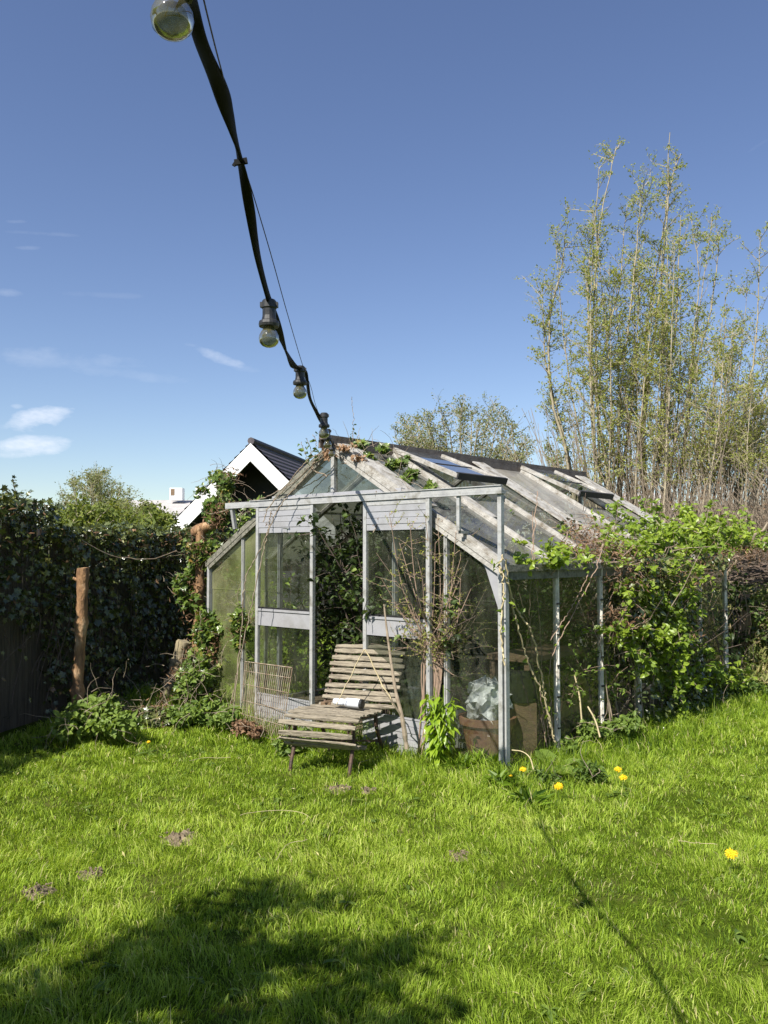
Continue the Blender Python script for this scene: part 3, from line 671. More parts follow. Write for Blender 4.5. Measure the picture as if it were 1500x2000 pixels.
p = seatp(-.12, .33, .385); t = thing('wood_scrap', 'short brown piece of wood on the slatted chair left of the bottle', 'wood scrap', p, R(-10))
bx('scrap', M_board, lambda m: (m.bar((-.03, 0, .008), (.04, .01, .012), .03, .02), m.bar((-.0, -.02, .022), (.05, .02, .026), .014, .012)), t)
# dangling string in a V
m = MB(); a = seatp(.04, .50, .80)
a = gh(.43, -.13, .66)
pa = at(712, 1268, 5.95); pb_ = at(657, 1376, 5.85); pc = at(768, 1378, 5.8)
m.tube(wig(pa, pb_, 7, .003), .0035, 5); m.tube(wig(pa, pc, 7, .004), .0045, 5)
tag(m.build('dry_twig', M_straw, off=pa), 'forked pale dry stem leaning against the slatted chair back', 'dry stem')

# ------------------------------------------------------------------ wire rack
def rack():
    bl = gh(-1.16, -.34, .03); br = gh(-.52, -.33, .03); tl = gh(-1.02, -.14, .52); tr = gh(-.40, -.14, .44)
    bl, br = at(468, 1422, 6.95), at(548, 1432, 6.45); tl, tr = at(479, 1292, 7.0), at(571, 1304, 6.5)
    bl[2] = .02; br[2] = .02
    t = thing('wire_rack', 'rusty wire rack leaning against the left door of the greenhouse', 'wire rack', bl)
    m = MB()
    n = 24
    for i in range(n+1):
        q = i/n; m.tube([bl+(br-bl)*q, tl+(tr-tl)*q], .0028 if 0 < i < n else .004, 5, cap=False)
    m.build('vertical_wires', M_wire, t, bl)
    m = MB()
    for q in (0, .22, .42, .66, .86, 1): m.tube([bl+(tl-bl)*q+[0, -.004, 0], br+(tr-br)*q+[0, -.004, 0]], .0045 if q == 1 else .003, 5, cap=False)
    m.build('cross_wires', M_wire, t, bl)
rack()

# ------------------------------------------------------------------ light string
def light_string():
    P = [(340, -190, .62), (352, -80, .80), (372, 0, .97), (392, 80, 1.08), (425, 160, 1.22), (448, 230, 1.34), (470, 315, 1.5), (488, 410, 1.66), (503, 500, 1.84), (522, 575, 2.02), (534, 612, 2.12), (545, 648, 2.25), (560, 690, 2.6),
         (575, 716, 2.9), (594, 722, 3.06), (600, 745, 3.2), (606, 780, 3.6), (622, 812, 4.05), (630, 828, 4.4), (638, 850, 5.0), (648, 866, 5.9), (652, 872, 6.5)]
    pts = np.array([at(a, b, y) for a, b, y in P]); sp_ = spline(pts, 160)
    t = thing('light_string', 'black outdoor light string with clear bulbs hanging from overhead to the greenhouse peak', 'string lights', pts[-1])
    m = MB(); k = len(sp_); x = np.linspace(0, 1, k)
    m.tube(sp_, np.clip(.0068+.022*x, 0, .0115)-.0012*np.sin(x*25), 10, flat=(.38, .5+2.6*np.sin(x*11)+1.5*x)); m.build('cable', M_cable, t, pts[-1], smooth=True)
    W_ = [(386, -60, .82), (398, 0, .93), (420, 90, 1.08), (443, 180, 1.26), (466, 290, 1.46), (496, 385, 1.63), (530, 500, 1.88), (562, 615, 2.3), (592, 716, 3.0), (607, 755, 3.45), (622, 806, 4.0), (650, 866, 6.4)]
    w = spline(np.array([at(*q) for q in W_]), 120); m = MB(); m.tube(w, .0011, 5); m.build('support_wire', M_iron, t, pts[-1])
    m = MB(); c = at(470, 318, 1.49); m.bar(c+[-.011, 0, 0], c+[.012, 0, .004], .006, .010); m.bar(c+[-.013, -.0, -.006], c+[-.008, -.0, .002], .003, .006); m.build('cable_tie', M_cable, t, pts[-1])
    B_ = [(337, -18, .95, 1), (525.5, 635, 2.05, 1), (586, 749, 3.0, 1), (633, 833, 4.05, 1.05), (640, 858, 5.1, 1.0), (648, 878, 6.2, 1.)]
    for (px, py, Y, s) in B_:
        c = at(px, py, Y); o = bpy.data.objects.new('bulb_holder', None)
        m = MB(); n = 18
        m.lathe([(0, .074), (.0145, .074), (.018, .069), (.019, .050), (.0165, .046), (.0165, .026), (.0185, .014), (.0245, .010), (.0258, .002), (.0245, -.005), (.020, -.006), (0, -.004)], n=n)
        m.box((-.022, -.007, .052), (.022, .007, .066))
        m.v = [v*[s, s, s*.85] for v in m.v]; h = m.build('bulb_holder', M_black, t, smooth=False); h.location = Vector(c)-Vector(pts[-1])
        m = MB(); prof = [(.013, -.006), (.0145, -.012), (.019, -.020), (.0232, -.030), (.0245, -.040), (.0225, -.052), (.016, -.0605), (.008, -.0645), (.0, -.0655)]
        prof = [(a*1.02, b) for a, b in prof]; m.lathe(prof, n=24); m.v = [v*[s, s, s*.85] for v in m.v]; m.build('bulb', M_bulb, h, smooth=True)
        m = MB()
        for a in (-1, 1): m.tube([(a*.003, 0, -.006), (a*.006, 0, -.028), (a*.009, 0, -.036)], .0006, 4)
        m.tube([(-.009, 0, -.036), (-.003, .002, -.033), (.003, -.002, -.036), (.009, 0, -.036)], .0007, 4); m.lathe([(.006, -.005), (.0035, -.022), (0, -.023)], n=8)
        m.v = [v*[s, s, s*.85] for v in m.v]; m.build('filament', M_brass, h)
light_string()

# ------------------------------------------------------------------ log posts
def log(name, label, p0, p1, r, mat, branch=True, g=None):
    g = g or rng; m = MB(); n = 26; pts = np.linspace(p0, p1, n); pts = pts+np.cumsum(g.normal(size=(n, 3)), 0)*[.0022, .0022, 0]
    seg = 14; d = unit(np.array(p1)-np.array(p0)); rr = r*(1+.05*np.sin(np.linspace(0, 22, n))+.05*g.normal(size=n))
    for kk in (7, 17): rr[kk] *= 1.22; rr[kk+1] *= .9
    m.tube(pts, rr, seg)
    for v in m.v[:1]: v += g.normal(size=v.shape)*r*.05
    if branch:
        for z in (.62, .92):
            c = np.array(p0)+(np.array(p1)-np.array(p0))*z; m.tube([c, c+[-r*1.25, -.02, .03]], [r*.4, r*.25], 8)
    o = m.build(name, mat, off=p0, smooth=True); return tag(o, label, 'log post')
log('log_post', 'upright stripped orange brown log standing in front of the ivy hedge', G(-2.50, 6.9, -.05), np.array([-2.475, 6.9, 1.325]), .046, M_bark)
t0 = at(322, 1350, 8.1); t0[2] = 0; t1 = at(358, 1252, 8.1)
log('log_post', 'short pale log leaning right beside the ivy hedge', t0, t1, .065, M_oldlog, False)
t0 = at(385, 1400, 7.95); t0[2] = 0; t1 = at(391, 1030, 7.95)
log('log_post', 'tall brown post wrapped in ivy at the left corner of the greenhouse', t0, t1, .045, M_bark, False)
m = MB(); c = at(398, 1030, 7.95); m.tube(wig(c-[.12, 0, .05], c+[.14, 0, .06], 7, .012), [.03, .05, .055, .05, .045, .05, .03], 9); tag(m.build('bark_piece', M_bark, off=c, smooth=True), 'reddish lump of bark on top of the ivy wrapped post', 'bark')

# ------------------------------------------------------------------ fence and ivy hedge on the left
def fence():
    t = thing('bamboo_fence', 'dark split bamboo screen fence along the left edge, covered in ivy', 'fence', HA)
    g = np.random.default_rng(11); m = MB(); s = -4.6
    while s < 4.2:
        p = HA+HD*s-HN*.05; h = (1.78 if s < .65 else 1.55)+g.normal()*.015
        m.tube([p+[0, 0, -.02], p+[g.normal()*.004, g.normal()*.004, h]], .008, 5); s += .0145
    m.build('screen', M_fence, t, HA)
    for z in (.4, 1.1, 1.55):
        m = MB(); m.bar(HA+HD*-4.6-HN*.075+[0, 0, z], HA+HD*4.2-HN*.075+[0, 0, z], .03, .05); m.build('rail', M_fence, t, HA)
    for s in (-4.4, -2.5, -.6, .66, 2.3, 4.1):
        p = HA+HD*s-HN*.12; m = MB(); m.tube([p+[0, 0, -.05], p+[0, 0, 1.7]], .05, 10); m.build('fence_post', M_fence, t, HA)
fence()
def hedge():
    g = np.random.default_rng(12)
    t = thing('ivy_hedge', 'dark glossy ivy hedge covering the fence left of the greenhouse', 'hedge', HA)
    f = MB(); n = 15500
    s = g.uniform(-4.6, 4.4, n); left = s < .62
    top = np.where(left, 1.86, 1.66)+.05*lownoise(s*3, s*0, 1.5)
    z = top*(1-g.random(n)**1.25*.98)
    w = .03+.22*g.random(n)*np.clip(.5+.5*lownoise(s*2.2, z*2.2, 1.3), .1, 1)+.10*(z > top-.25)
    # bamboo stays bare low on the left, and leaves thin out near the ground
    keep = ~(left & (z < 1.05-.35*lownoise(s*2, z, 1)) & (g.random(n) < .96)) & (g.random(n) < np.clip(.25+z*1.3, 0, 1))
    s, z, w = s[keep], z[keep], w[keep]
    P = HA+HD*s[:, None]+HN*w[:, None]+np.stack([z*0, z*0, z], -1)
    leaves(f, 'ivy', P, g.uniform(.03, .066, len(P)), HN*.8+np.array([0, 0, .55]), .75, axis=(0, 0, -1), ajit=.6, rg=g, rnd=np.clip(g.beta(1.6, 2.6, len(P))+.45*(g.random(len(P)) < .07), 0, 1))
    # crest
    n = 5200; s = g.uniform(-4.6, 4.4, n); top = np.where(s < .62, 1.84, 1.64)
    bump = np.clip(lownoise(s*4, s*1.7, 1), 0, 1)*.12
    P = HA+HD*s[:, None]+HN*g.uniform(-.35, .2, n)[:, None]+np.stack([s*0, s*0, top+g.uniform(-.1, .05, n)+bump], -1)
    leaves(f, 'ivy', P, .055, (0, 0, 1), .6, rg=g)
    f.build('foliage', L_ivy, t, HA)
    b = MB()
    for i in range(150):
        s0 = g.uniform(-4.4, 4.2); p = HA+HD*s0+HN*g.uniform(.02, .12)+[0, 0, g.uniform(0, .7)]
        q = cane(MB(), p, (g.normal()*.3, g.normal()*.3, 1), g.uniform(.4, 1.1), .005, 10, (0, 0, 0), .16, g); q = q-np.outer((q-p)@HN*.8, HN); b.tube(q, np.linspace(.005, .002, 10), 4, cap=False)
    for i in range(14):   # sprigs reaching over the top
        s0 = g.uniform(-1.5, 3.8); p = HA+HD*s0+[0, 0, 1.75 if s0 < .6 else 1.6]
        cane(b, p, (g.normal()*.6, g.normal()*.6, 1), g.uniform(.15, .3), .004, 6, (0, 0, -.1), .25, g)
    n = 900; s = g.uniform(-4.6, 4.4, n); Q = HA+HD*s[:, None]+HN*g.uniform(.0, .3, n)[:, None]+np.stack([s*0, s*0, np.where(s < .62, 1.8, 1.6)-g.exponential(.12, n)+.05], -1); d = MB(); leaves(d, 'narrow', Q, .06, tilt=2, rg=g); d.build('dead_leaves', L_dead, t, HA)
    b.build('stems', M_darktwig, t, HA)
hedge()
# sprig above the hedge far left
g = np.random.default_rng(13)
p = at(30, 985, 6.7); t = thing('ivy_sprig', 'ivy sprig with small berries sticking up above the fence at the far left', 'ivy', p)
b, f = MB(), MB()
for a in (at(25, 935, 6.7), at(62, 960, 6.7), at(5, 955, 6.7), at(70, 985, 6.7)):
    q = wig(p, a, 6, .012, g=g); b.tube(q, .0035, 4, cap=False); leaves(f, 'ivy', interp(q, g.uniform(.3, 1, 14))+g.normal(size=(14, 3))*.012, .03, tilt=.9, rg=g)
b.build('stems', M_darktwig, t, p); f.build('foliage', L_ivy, t, p)
# hanging wire from hedge to the post
m = MB(); m.tube(wig(at(160, 1055, 7.2), at(345, 1075, 8.), 12, .006, .12), .004, 5); tag(m.build('garden_wire', M_wire, off=at(160, 1055, 7.2)), 'slack grey wire sagging in front of the ivy hedge', 'wire')

# ------------------------------------------------------------------ ivy around the left corner
def ivy_mass(name, label, blobs, mat, size, n, leaf='ivy', g=None, tw=40, tmat=None, dead=0, rnd=None, tilt=.7, group=None, cat='ivy'):
    """blobs: (px, py, depth, rx metres, ry metres depth, rz metres)"""
    g = g or rng; base = at(*blobs[-1][:3]); base[2] = max(base[2]-blobs[-1][5], 0)
    t = thing(name, label, cat, base, 0, group)
    f, b, d = MB(), MB(), MB(); vol = np.array([q[3]*q[5] for q in blobs]); cs = [at(*q[:3]) for q in blobs]
    w = vol/vol.sum()
    for q, c, ww in zip(blobs, cs, w):
        k = int(n*ww); P = unit(g.normal(size=(k, 3)))*(g.random((k, 1))**.4)
        # break into clumps
        cl = unit(g.normal(size=(max(6, k//26), 3)))*(g.random((max(6, k//26), 1))**.5); P = P*.40+cl[g.integers(0, len(cl), k)]*.72
        P = P*np.array(q[3:6])+c; P = P[P[:, 2] > .02]
        leaves(f, leaf, P, size, (-.25, -.45, .75), tilt, droop=.5, rg=g, rnd=rnd)
        for j in range(int(tw*ww)+1):
            a = c+g.normal(size=3)*np.array(q[3:6])*.5; cane(b, a, g.normal(size=3)+[0, 0, .5], g.uniform(.12, .34), .0026, 7, (0, 0, -.05), .25, g)
        if dead:
            k = int(dead*ww); cl = c+g.normal(size=(max(3, k//60), 3))*np.array(q[3:6])*.5; P = cl[g.integers(0, len(cl), k)]+g.normal(size=(k, 3))*.05
            leaves(d, 'narrow', P, size*.9, tilt=2, rg=g)
    f.build('foliage', mat, t, base); b.build('stems', tmat or M_twig, t, base)
    if dead: d.build('dead_leaves', L_dead, t, base)
    return t
ivy_mass('ivy', 'bright ivy climbing the post at the left corner of the greenhouse, brown at the top',
    [(425, 1000, 8.0, .16, .18, .18), (395, 1075, 7.95, .22, .15, .20), (370, 1150, 7.95, .18, .15, .25), (440, 940, 8.0, .12, .15, .12), (410, 1240, 7.7, .17, .15, .28), (380, 1330, 7.6, .22, .2, .3), (450, 1110, 7.7, .10, .1, .14), (470, 1230, 7.2, .09, .08, .2)],
    L_ivybright, .052, 5200, g=np.random.default_rng(31), tw=150, dead=2300)
ivy_mass('shrub', 'pale leafed shoots growing up in front of the dark shed gable', [(425, 925, 9.2, .18, .15, .12), (440, 985, 9.0, .2, .15, .2), (520, 985, 9.0, .28, .15, .1), (395, 960, 9.1, .1, .1, .1), (480, 1020, 8.8, .25, .15, .25)],
    L_ivybright, .05, 1150, 'oval', np.random.default_rng(32), 60, cat='shrub')
ivy_mass('weed_clump', 'green weeds at the foot of the left greenhouse corner in front of the ivy', [(400, 1390, 7.0, .24, .2, .12), (360, 1395, 7.0, .2, .2, .10), (440, 1400, 6.75, .14, .15, .10), (380, 1330, 7.3, .15, .15, .14)],
    L_nettle, .045, 2300, 'oval', np.random.default_rng(33), 60, cat='weeds')
ivy_mass('nettle_clump', 'pale green nettle clump below the upright log', [(180, 1392, 6.5, .24, .2, .17), (225, 1415, 6.4, .2, .2, .10), (140, 1410, 6.45, .15, .2, .12)],
    L_nettle, .05, 1900, 'oval', np.random.default_rng(34), 40, rnd=.7, cat='nettles')
ivy_mass('low_ivy', 'dark low ivy between the nettles and the leaning log', [(290, 1395, 7.2, .24, .25, .10), (250, 1400, 7.2, .15, .15, .12), (310, 1410, 7.0, .12, .15, .05)], L_ivy, .045, 1300, g=np.random.default_rng(35), tw=60, dead=250)
ivy_mass('weed_clump', 'dry reddish weeds at the base of the left sliding door', [(480, 1420, 6.6, .12, .12, .06), (505, 1428, 6.5, .08, .1, .05)], L_dead, .03, 600, 'oval', np.random.default_rng(36), 20, cat='weeds')
ivy_mass('weed_clump', 'rounded green leaves growing under the slatted chair', [(590, 1440, 6.2, .12, .12, .09), (560, 1450, 6.1, .1, .1, .07)], L_nettle, .05, 300, 'oval', np.random.default_rng(37), 20, cat='weeds')

# ------------------------------------------------------------------ bramble on the right wall
def bramble():
    g = np.random.default_rng(41); base = gh(1.75, 2.5, 0)
    t = thing('bramble_bush', 'large bramble with bright green leaves sprawling over the right wall and eave of the greenhouse', 'bramble', base)
    b, f, d, dt = MB(), MB(), MB(), MB(); P = []; PR = []
    def loc(u, v, z): return gh(u, v, z)
    for i in range(330):
        kind = g.random()
        if kind < .66:      # canes over the eave
            v0 = g.uniform(.3, 4.5) if g.random() < .8 else g.uniform(4.2, 5.4); v0 = v0 if g.random() < .8 else g.uniform(1.8, 4.4)
            wt = .35+.65*min(1, max(0, (v0-.5)/1.1))
            p = loc(1.6+g.uniform(-.48*wt, .12), v0, GE-.05+g.uniform(-.02, .20)*wt+.02+(.10 if v0 > 3.1 else 0)); dirn = UU*g.uniform(-.9, .45)+VV*g.normal()*.9+np.array([0, 0, g.uniform(.1, .9)])
            L = g.uniform(.25, .62)*wt*(.7 if v0 > 3.2 else 1)
        else:               # canes hanging down the wall
            v0 = g.choice([g.uniform(1.3, 2.2), g.uniform(1.9, 2.7), g.uniform(2.0, 3.7)]); z0 = g.uniform(.15, 1.25) if v0 < 2.75 else g.uniform(.12, .42)
            if v0 < 1.9 and (z0 < .55): z0 += .5
            p = loc(1.66+g.uniform(0, .10), v0, z0); dirn = UU*g.uniform(.0, .35)+VV*g.normal()*.8+np.array([0, 0, g.uniform(-.2, .6)]); L = g.uniform(.2, .42)
        pts = cane(b, p, dirn, L, .0045, 9, (0, 0, -.02 if v0 > 3.1 else -.13), .16, g)
        k = int(5+L*22); q = interp(pts, g.uniform(.15, 1, k)); P.append(q); PR.append(np.full(k, .35+.4*g.random()))
    for i in range(10):     # long stems from the ground
        v0 = g.uniform(1.3, 2.5); pts = cane(b, loc(1.66+g.uniform(0, .06), v0, 0), -UU*.12+VV*g.normal()*.1+np.array([0, 0, 1]), g.uniform(.9, 1.6), .007, 10, (0, 0, -.01), .1, g)
        if v0 > 1.9: q = interp(pts, g.uniform(.1, 1, 16)); P.append(q); PR.append(np.full(16, .3))
    P = np.concatenate(P); PR = np.concatenate(PR)
    P = np.repeat(P, 3, 0)+g.normal(size=(len(P)*3, 3))*.018
    leaves(f, 'oval', P, .050, (-.2, -.35, .9), .6, droop=.35, rg=g, rnd=np.repeat(PR, 3))
    # brown dead tangle
    cl = [(1.6, 4.8, 1.45), (1.6, 1.15, 1.48), (1.5, 1.35, 1.52), (1.62, 1.6, 1.42), (1.68, 2.1, 1.30), (1.7, 2.6, 1.24), (1.68, 3.0, 1.35), (1.7, 3.6, 1.4), (1.72, 1.35, .95), (1.72, 2.4, .75), (1.3, 1.6, 1.62), (1.66, 4.4, 1.45), (1.7, 1.5, 1.25)]
    for c in cl:
        c = loc(*c); k = 170; Q = c+g.normal(size=(k, 3))*[.11, .11, .055]; leaves(d, 'narrow', Q, .045, tilt=2, rg=g)
        for j in range(34): cane(dt, c+g.normal(size=3)*.09, g.normal(size=3), g.uniform(.1, .35), .0022, 6, (0, 0, 0), .3, g, 3)
    b.build('canes', M_twig, t, base); f.build('foliage', L_bramble, t, base); d.build('dead_leaves', L_dead, t, base); dt.build('dead_tangle', M_pinktwig, t, base)
    # shaded inner mass
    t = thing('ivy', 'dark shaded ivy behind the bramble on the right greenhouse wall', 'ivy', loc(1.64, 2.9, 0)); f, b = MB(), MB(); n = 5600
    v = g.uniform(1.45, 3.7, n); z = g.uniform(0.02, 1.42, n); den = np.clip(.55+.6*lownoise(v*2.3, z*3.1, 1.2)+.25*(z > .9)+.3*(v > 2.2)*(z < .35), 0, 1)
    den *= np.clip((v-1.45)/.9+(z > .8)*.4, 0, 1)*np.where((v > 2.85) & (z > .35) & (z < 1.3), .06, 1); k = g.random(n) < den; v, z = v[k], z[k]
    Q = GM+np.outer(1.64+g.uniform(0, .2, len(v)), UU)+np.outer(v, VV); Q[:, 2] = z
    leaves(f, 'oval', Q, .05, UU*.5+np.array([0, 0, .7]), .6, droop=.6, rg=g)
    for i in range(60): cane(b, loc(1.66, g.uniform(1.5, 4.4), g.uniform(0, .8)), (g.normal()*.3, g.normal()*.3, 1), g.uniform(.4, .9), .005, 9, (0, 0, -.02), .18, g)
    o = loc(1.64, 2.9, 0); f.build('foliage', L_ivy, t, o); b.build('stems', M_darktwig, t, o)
bramble()
g = np.random.default_rng(43)
ivy_mass('weed_clump', 'leafy green weeds along the foot of the right greenhouse wall beside the corner', [(1150, 1425, 6.3, .2, .14, .09), (1210, 1415, 6.5, .2, .15, .08), (1110, 1455, 6.05, .1, .12, .07), (1180, 1395, 6.8, .12, .1, .06)], L_nettle, .042, 1300, 'oval', g, 30, cat='weeds')
ivy_mass('weed_clump', 'dark green weeds under the far end of the right greenhouse wall', [(1330, 1385, 7.6, .35, .2, .13), (1420, 1345, 8.4, .32, .3, .16), (1480, 1350, 8.6, .3, .3, .14), (1260, 1400, 7.2, .25, .2, .09)], L_nettle, .045, 2300, 'oval', g, 30, rnd=.2, cat='weeds')
ivy_mass('weed_clump', 'low leafy weeds among the dandelions in front of the corner post', [(1150, 1510, 5.3, .16, .14, .06), (1060, 1520, 5.3, .14, .12, .05), (1010, 1560, 4.95, .1, .12, .04), (1020, 1600, 4.7, .12, .1, .03)], L_nettle, .05, 700, 'long', g, 10, rnd=.2, cat='weeds')

# ------------------------------------------------------------------ twiggy shrub, stems, lily and vines at the front
def front_twigs():
    g = np.random.default_rng(51); base = G(.30, 5.93); t = thing('twiggy_shrub', 'thin leafless shrub with pale pink stems in front of the right sliding door', 'shrub', base)
    b, f = MB(), MB(); P = []
    ends = [(780, 1060), (760, 1000), (800, 1015), (830, 1000), (815, 1090), (790, 1120), (850, 1060), (870, 1100), (900, 1090), (835, 1150), (745, 1130), (880, 1180), (920, 1150), (770, 1180), (905, 1220), (855, 1010), (735, 1080), (890, 1040), (860, 1250), (930, 1230), (800, 1230), (900, 1130), (920, 1080), (940, 1190), (955, 1260), (910, 1290), (875, 1140), (950, 1150), (890, 1200), (930, 1310), (825, 1130), (770, 1240), (815, 1180)]
    for i, (px, py) in enumerate(ends):
        Y = g.uniform(5.75, 6.0); e = at(px, py, Y); s0 = base+[g.normal()*.05, g.normal()*.03, 0]
        mid = at(848+g.normal()*12, 1300, 5.9); q = spline([s0, mid, (mid+e)/2+g.normal(size=3)*.03, e], 16); b.tube(q, np.linspace(.008 if i < 5 else .005, .0016, 16), 5, cap=False)
        for k in range(13):
            s = interp(q, np.array([g.uniform(.35, 1)]))[0]; tw = cane(b, s, (g.normal(), g.normal()*.5, g.uniform(-.1, 1)), g.uniform(.05, .22), .0018, 6, (0, 0, .02), .22, g, 3); P.append(interp(tw, g.uniform(.2, 1, 5)))
    P = np.concatenate(P); leaves(f, 'oval', P, .016, tilt=1, rg=g)
    b.build('stems', M_pinktwig, t, base); f.build('buds', L_willow, t, base)
    # dead woody trunk stump beside the seat
    m = MB(); q = spline([at(795, 1462, 5.75), at(785, 1400, 5.75), at(772, 1345, 5.8), at(758, 1250, 5.9), at(750, 1180, 5.95)], 20); m.tube(q, np.linspace(.017, .005, 20)*(1+.12*g.normal(size=20)), 8)
    m.tube(spline([at(785, 1400, 5.75), at(765, 1370, 5.72), at(742, 1340, 5.7)], 8), np.linspace(.008, .003, 8), 6); q[0][2] = 0
    tag(m.build('dead_branch', M_twig, off=np.array([q[0][0], q[0][1], 0])), 'thick crooked brown stem rising behind the right side of the slatted chair', 'dead stem')
    # bright broad leafed plant
    base = G(.36, 5.62); t = thing('broadleaf_plant', 'bright lime green plant with long leaves in front of the right door', 'plant', base); b, f = MB(), MB()
    for i in range(12):
        top = at(858+g.uniform(-30, 30), 1340+abs(g.normal())*32, 5.6+g.normal()*.08) if i else at(866, 1338, 5.6); s0 = base+[g.normal()*.04, g.normal()*.04, 0]
        q = spline([s0, (s0+top)/2+[g.normal()*.02, 0, 0], top], 12); b.tube(q, np.linspace(.005, .002, 12), 5, cap=False)
        for k in range(20):
            tt = g.uniform(.2, 1); s = interp(q, np.array([tt]))[0]; a = g.uniform(0, 2*PI); ax = np.array([math.cos(a), math.sin(a), -.7+1.3*(tt > .9)])
            leaves(f, 'long', [s], .105*(1.1-.35*tt), (math.cos(a)*.5, math.sin(a)*.5, 1), .15, axis=ax*4, ajit=.4, rg=g)
    b.build('stems', L_lily, t, base); f.build('foliage', L_lily, t, base)
front_twigs()
def vine(name, label, paths, r, mat, lf=None, nl=0, size=.03, cat='vine', g=None, lmat=None):
    g = g or rng; base = np.array(paths[0][0], float); t = thing(name, label, cat, base); b, f = MB(), MB()
    for p in paths:
        p = np.array(p); q = spline(p, 10*len(p)); q = q+g.normal(size=q.shape)*.004; b.tube(q, r, 5, cap=False)
        if nl: k = nl; leaves(f, lf, interp(q, g.random(k))+g.normal(size=(k, 3))*size*.5, size, tilt=.8, rg=g, droop=.4)
    b.build('stems', mat, t, base)
    if nl: f.build('foliage', lmat or L_bramble, t, base)
g = np.random.default_rng(61)
vine('climbing_vine', 'rope like pale vine twisting down from the front right corner of the greenhouse', [
    [at(982, 1085, 5.45), at(975, 1110, 5.4), at(990, 1135, 5.4), at(1010, 1190, 5.6), at(1040, 1240, 5.7), at(1060, 1330, 5.85), at(1070, 1400, 5.9), at(1085, 1450, 5.95)],
    [at(988, 1095, 5.42), at(1000, 1180, 5.55), at(1012, 1225, 5.6), at(1030, 1290, 5.7), at(1062, 1360, 5.8), at(1082, 1440, 5.9)],
    [at(975, 1100, 5.4), at(984, 1150, 5.4), at(978, 1230, 5.4), at(985, 1300, 5.4)]], .006, M_straw, 'oval', 13, .04, g=g)
vine('tall_weed', 'thin bare brown stems growing up in front of the right wall near the corner', [
    [at(1075, 1460, 5.95), at(1062, 1350, 5.95), at(1055, 1230, 6.0), at(1045, 1120, 6.0), at(1040, 1000, 6.0)], [at(1070, 1460, 5.9), at(1045, 1330, 5.9), at(1035, 1200, 5.9), at(1042, 1060, 5.9), at(1050, 960, 5.95)],
    [at(1065, 1450, 5.9), at(1050, 1300, 5.9), at(1020, 1180, 5.9), at(1000, 1100, 5.8)], [at(1080, 1440, 6), at(1075, 1300, 6), at(1120, 1200, 6.1), at(1160, 1120, 6.2), at(1180, 1060, 6.3)],
    [at(1075, 1250, 6), at(1120, 1180, 6.1), at(1150, 1120, 6.1)], [at(1060, 1150, 6), at(1090, 1100, 6), at(1110, 1040, 6.2)]], .0032, M_pinktwig, 'oval', 6, .03, 'stems', g=g)
vine('dead_vine', 'dead brown vine stems tangled over the dark left gable rafter', [
    [at(650, 880, 6.55), at(600, 900, 6.6), at(560, 950, 6.8), at(525, 990, 6.9), at(515, 1020, 6.9)], [at(655, 875, 6.5), at(620, 905, 6.6), at(570, 960, 6.7), at(540, 1000, 6.75), at(515, 1060, 6.8), at(480, 1130, 6.9), at(470, 1240, 6.9), at(455, 1400, 6.8)],
    [at(530, 1000, 6.8), at(520, 1050, 6.8), at(500, 1140, 6.8), at(475, 1260, 6.85), at(450, 1380, 6.9)], [at(410, 1005, 7.9), at(480, 985, 7.4), at(560, 950, 6.9), at(640, 885, 6.5)],
    [at(640, 870, 6.5), at(610, 912, 6.6), at(640, 930, 6.55)], [at(660, 870, 6.5), at(670, 905, 6.5), at(690, 880, 6.6)], [at(735, 960, 6.2), at(742, 1000, 6.2), at(730, 1040, 6.2)]], .0045, M_twig, 'narrow', 14, .03, g=g, lmat=L_dead)
vine('leafy_sprig', 'leafy sprig standing up left of the greenhouse peak', [[at(600, 905, 6.6), at(607, 880, 6.6), at(598, 855, 6.6)], [at(607, 890, 6.6), at(618, 870, 6.6), at(612, 850, 6.6)], [at(600, 900, 6.6), at(588, 862, 6.6)], [at(610, 905, 6.6), at(625, 885, 6.6)]], .0025, M_twig, 'oval', 8, .045, 'sprig', g=g, lmat=L_ivybright)
vine('leafy_sprig', 'sprig with a dry twig sticking up above the dark ridge cap', [[at(690, 872, 6.7), at(688, 845, 6.7)], [at(690, 870, 6.7), at(700, 850, 6.7)], [at(690, 860, 6.7), at(690, 820, 6.7), at(688, 775, 6.7)]], .002, M_twig, 'oval', 6, .035, 'sprig', g=g, lmat=L_ivybright)
ivy_mass('ivy', 'ivy trailing down the roof glass beside the greenhouse peak', [(745, 875, 6.8, .10, .1, .04), (770, 905, 6.65, .14, .1, .06), (785, 940, 6.45, .09, .1, .05), (720, 895, 6.6, .10, .08, .05), (835, 955, 6.2, .07, .07, .05), (800, 925, 6.5, .08, .08, .05), (700, 870, 6.7, .10, .06, .03)], L_ivybright, .045, 620, 'ivy', g, 40)
ivy_mass('leaf_litter', 'pale dead petals and leaves lodged along the rafter below the peak', [(680, 872, 6.5, .09, .05, .04), (642, 885, 6.45, .05, .04, .07), (700, 895, 6.45, .06, .05, .04)], L_dead, .03, 260, 'oval', g, 6, rnd=.95, cat='dead leaves')
# pale sticks by the right wall
for (a, b_, lb) in (((1122, 1318, 6.2), (1136, 1405, 6.15), 'straight pale stick upright against the right wall'), ((1148, 1380, 6.1), (1172, 1440, 6.0), 'bent pale stick in the weeds by the right wall')):
    m = MB(); pa, pb_ = at(*a), at(*b_); m.tube(spline([pa, (pa+pb_)/2+[.01, 0, .01], pb_], 8), .006, 6); tag(m.build('stick', M_straw, off=pb_), lb, 'stick')
m = MB(); q = spline([at(1000, 1465, 5.35), at(1020, 1468, 5.3), at(1035, 1480, 5.25), at(1042, 1503, 5.2)], 12); m.tube(q, .0035, 5); tag(m.build('stick', M_straw, off=q[-1]), 'curved dry stalk arching beside the corner post', 'stick')

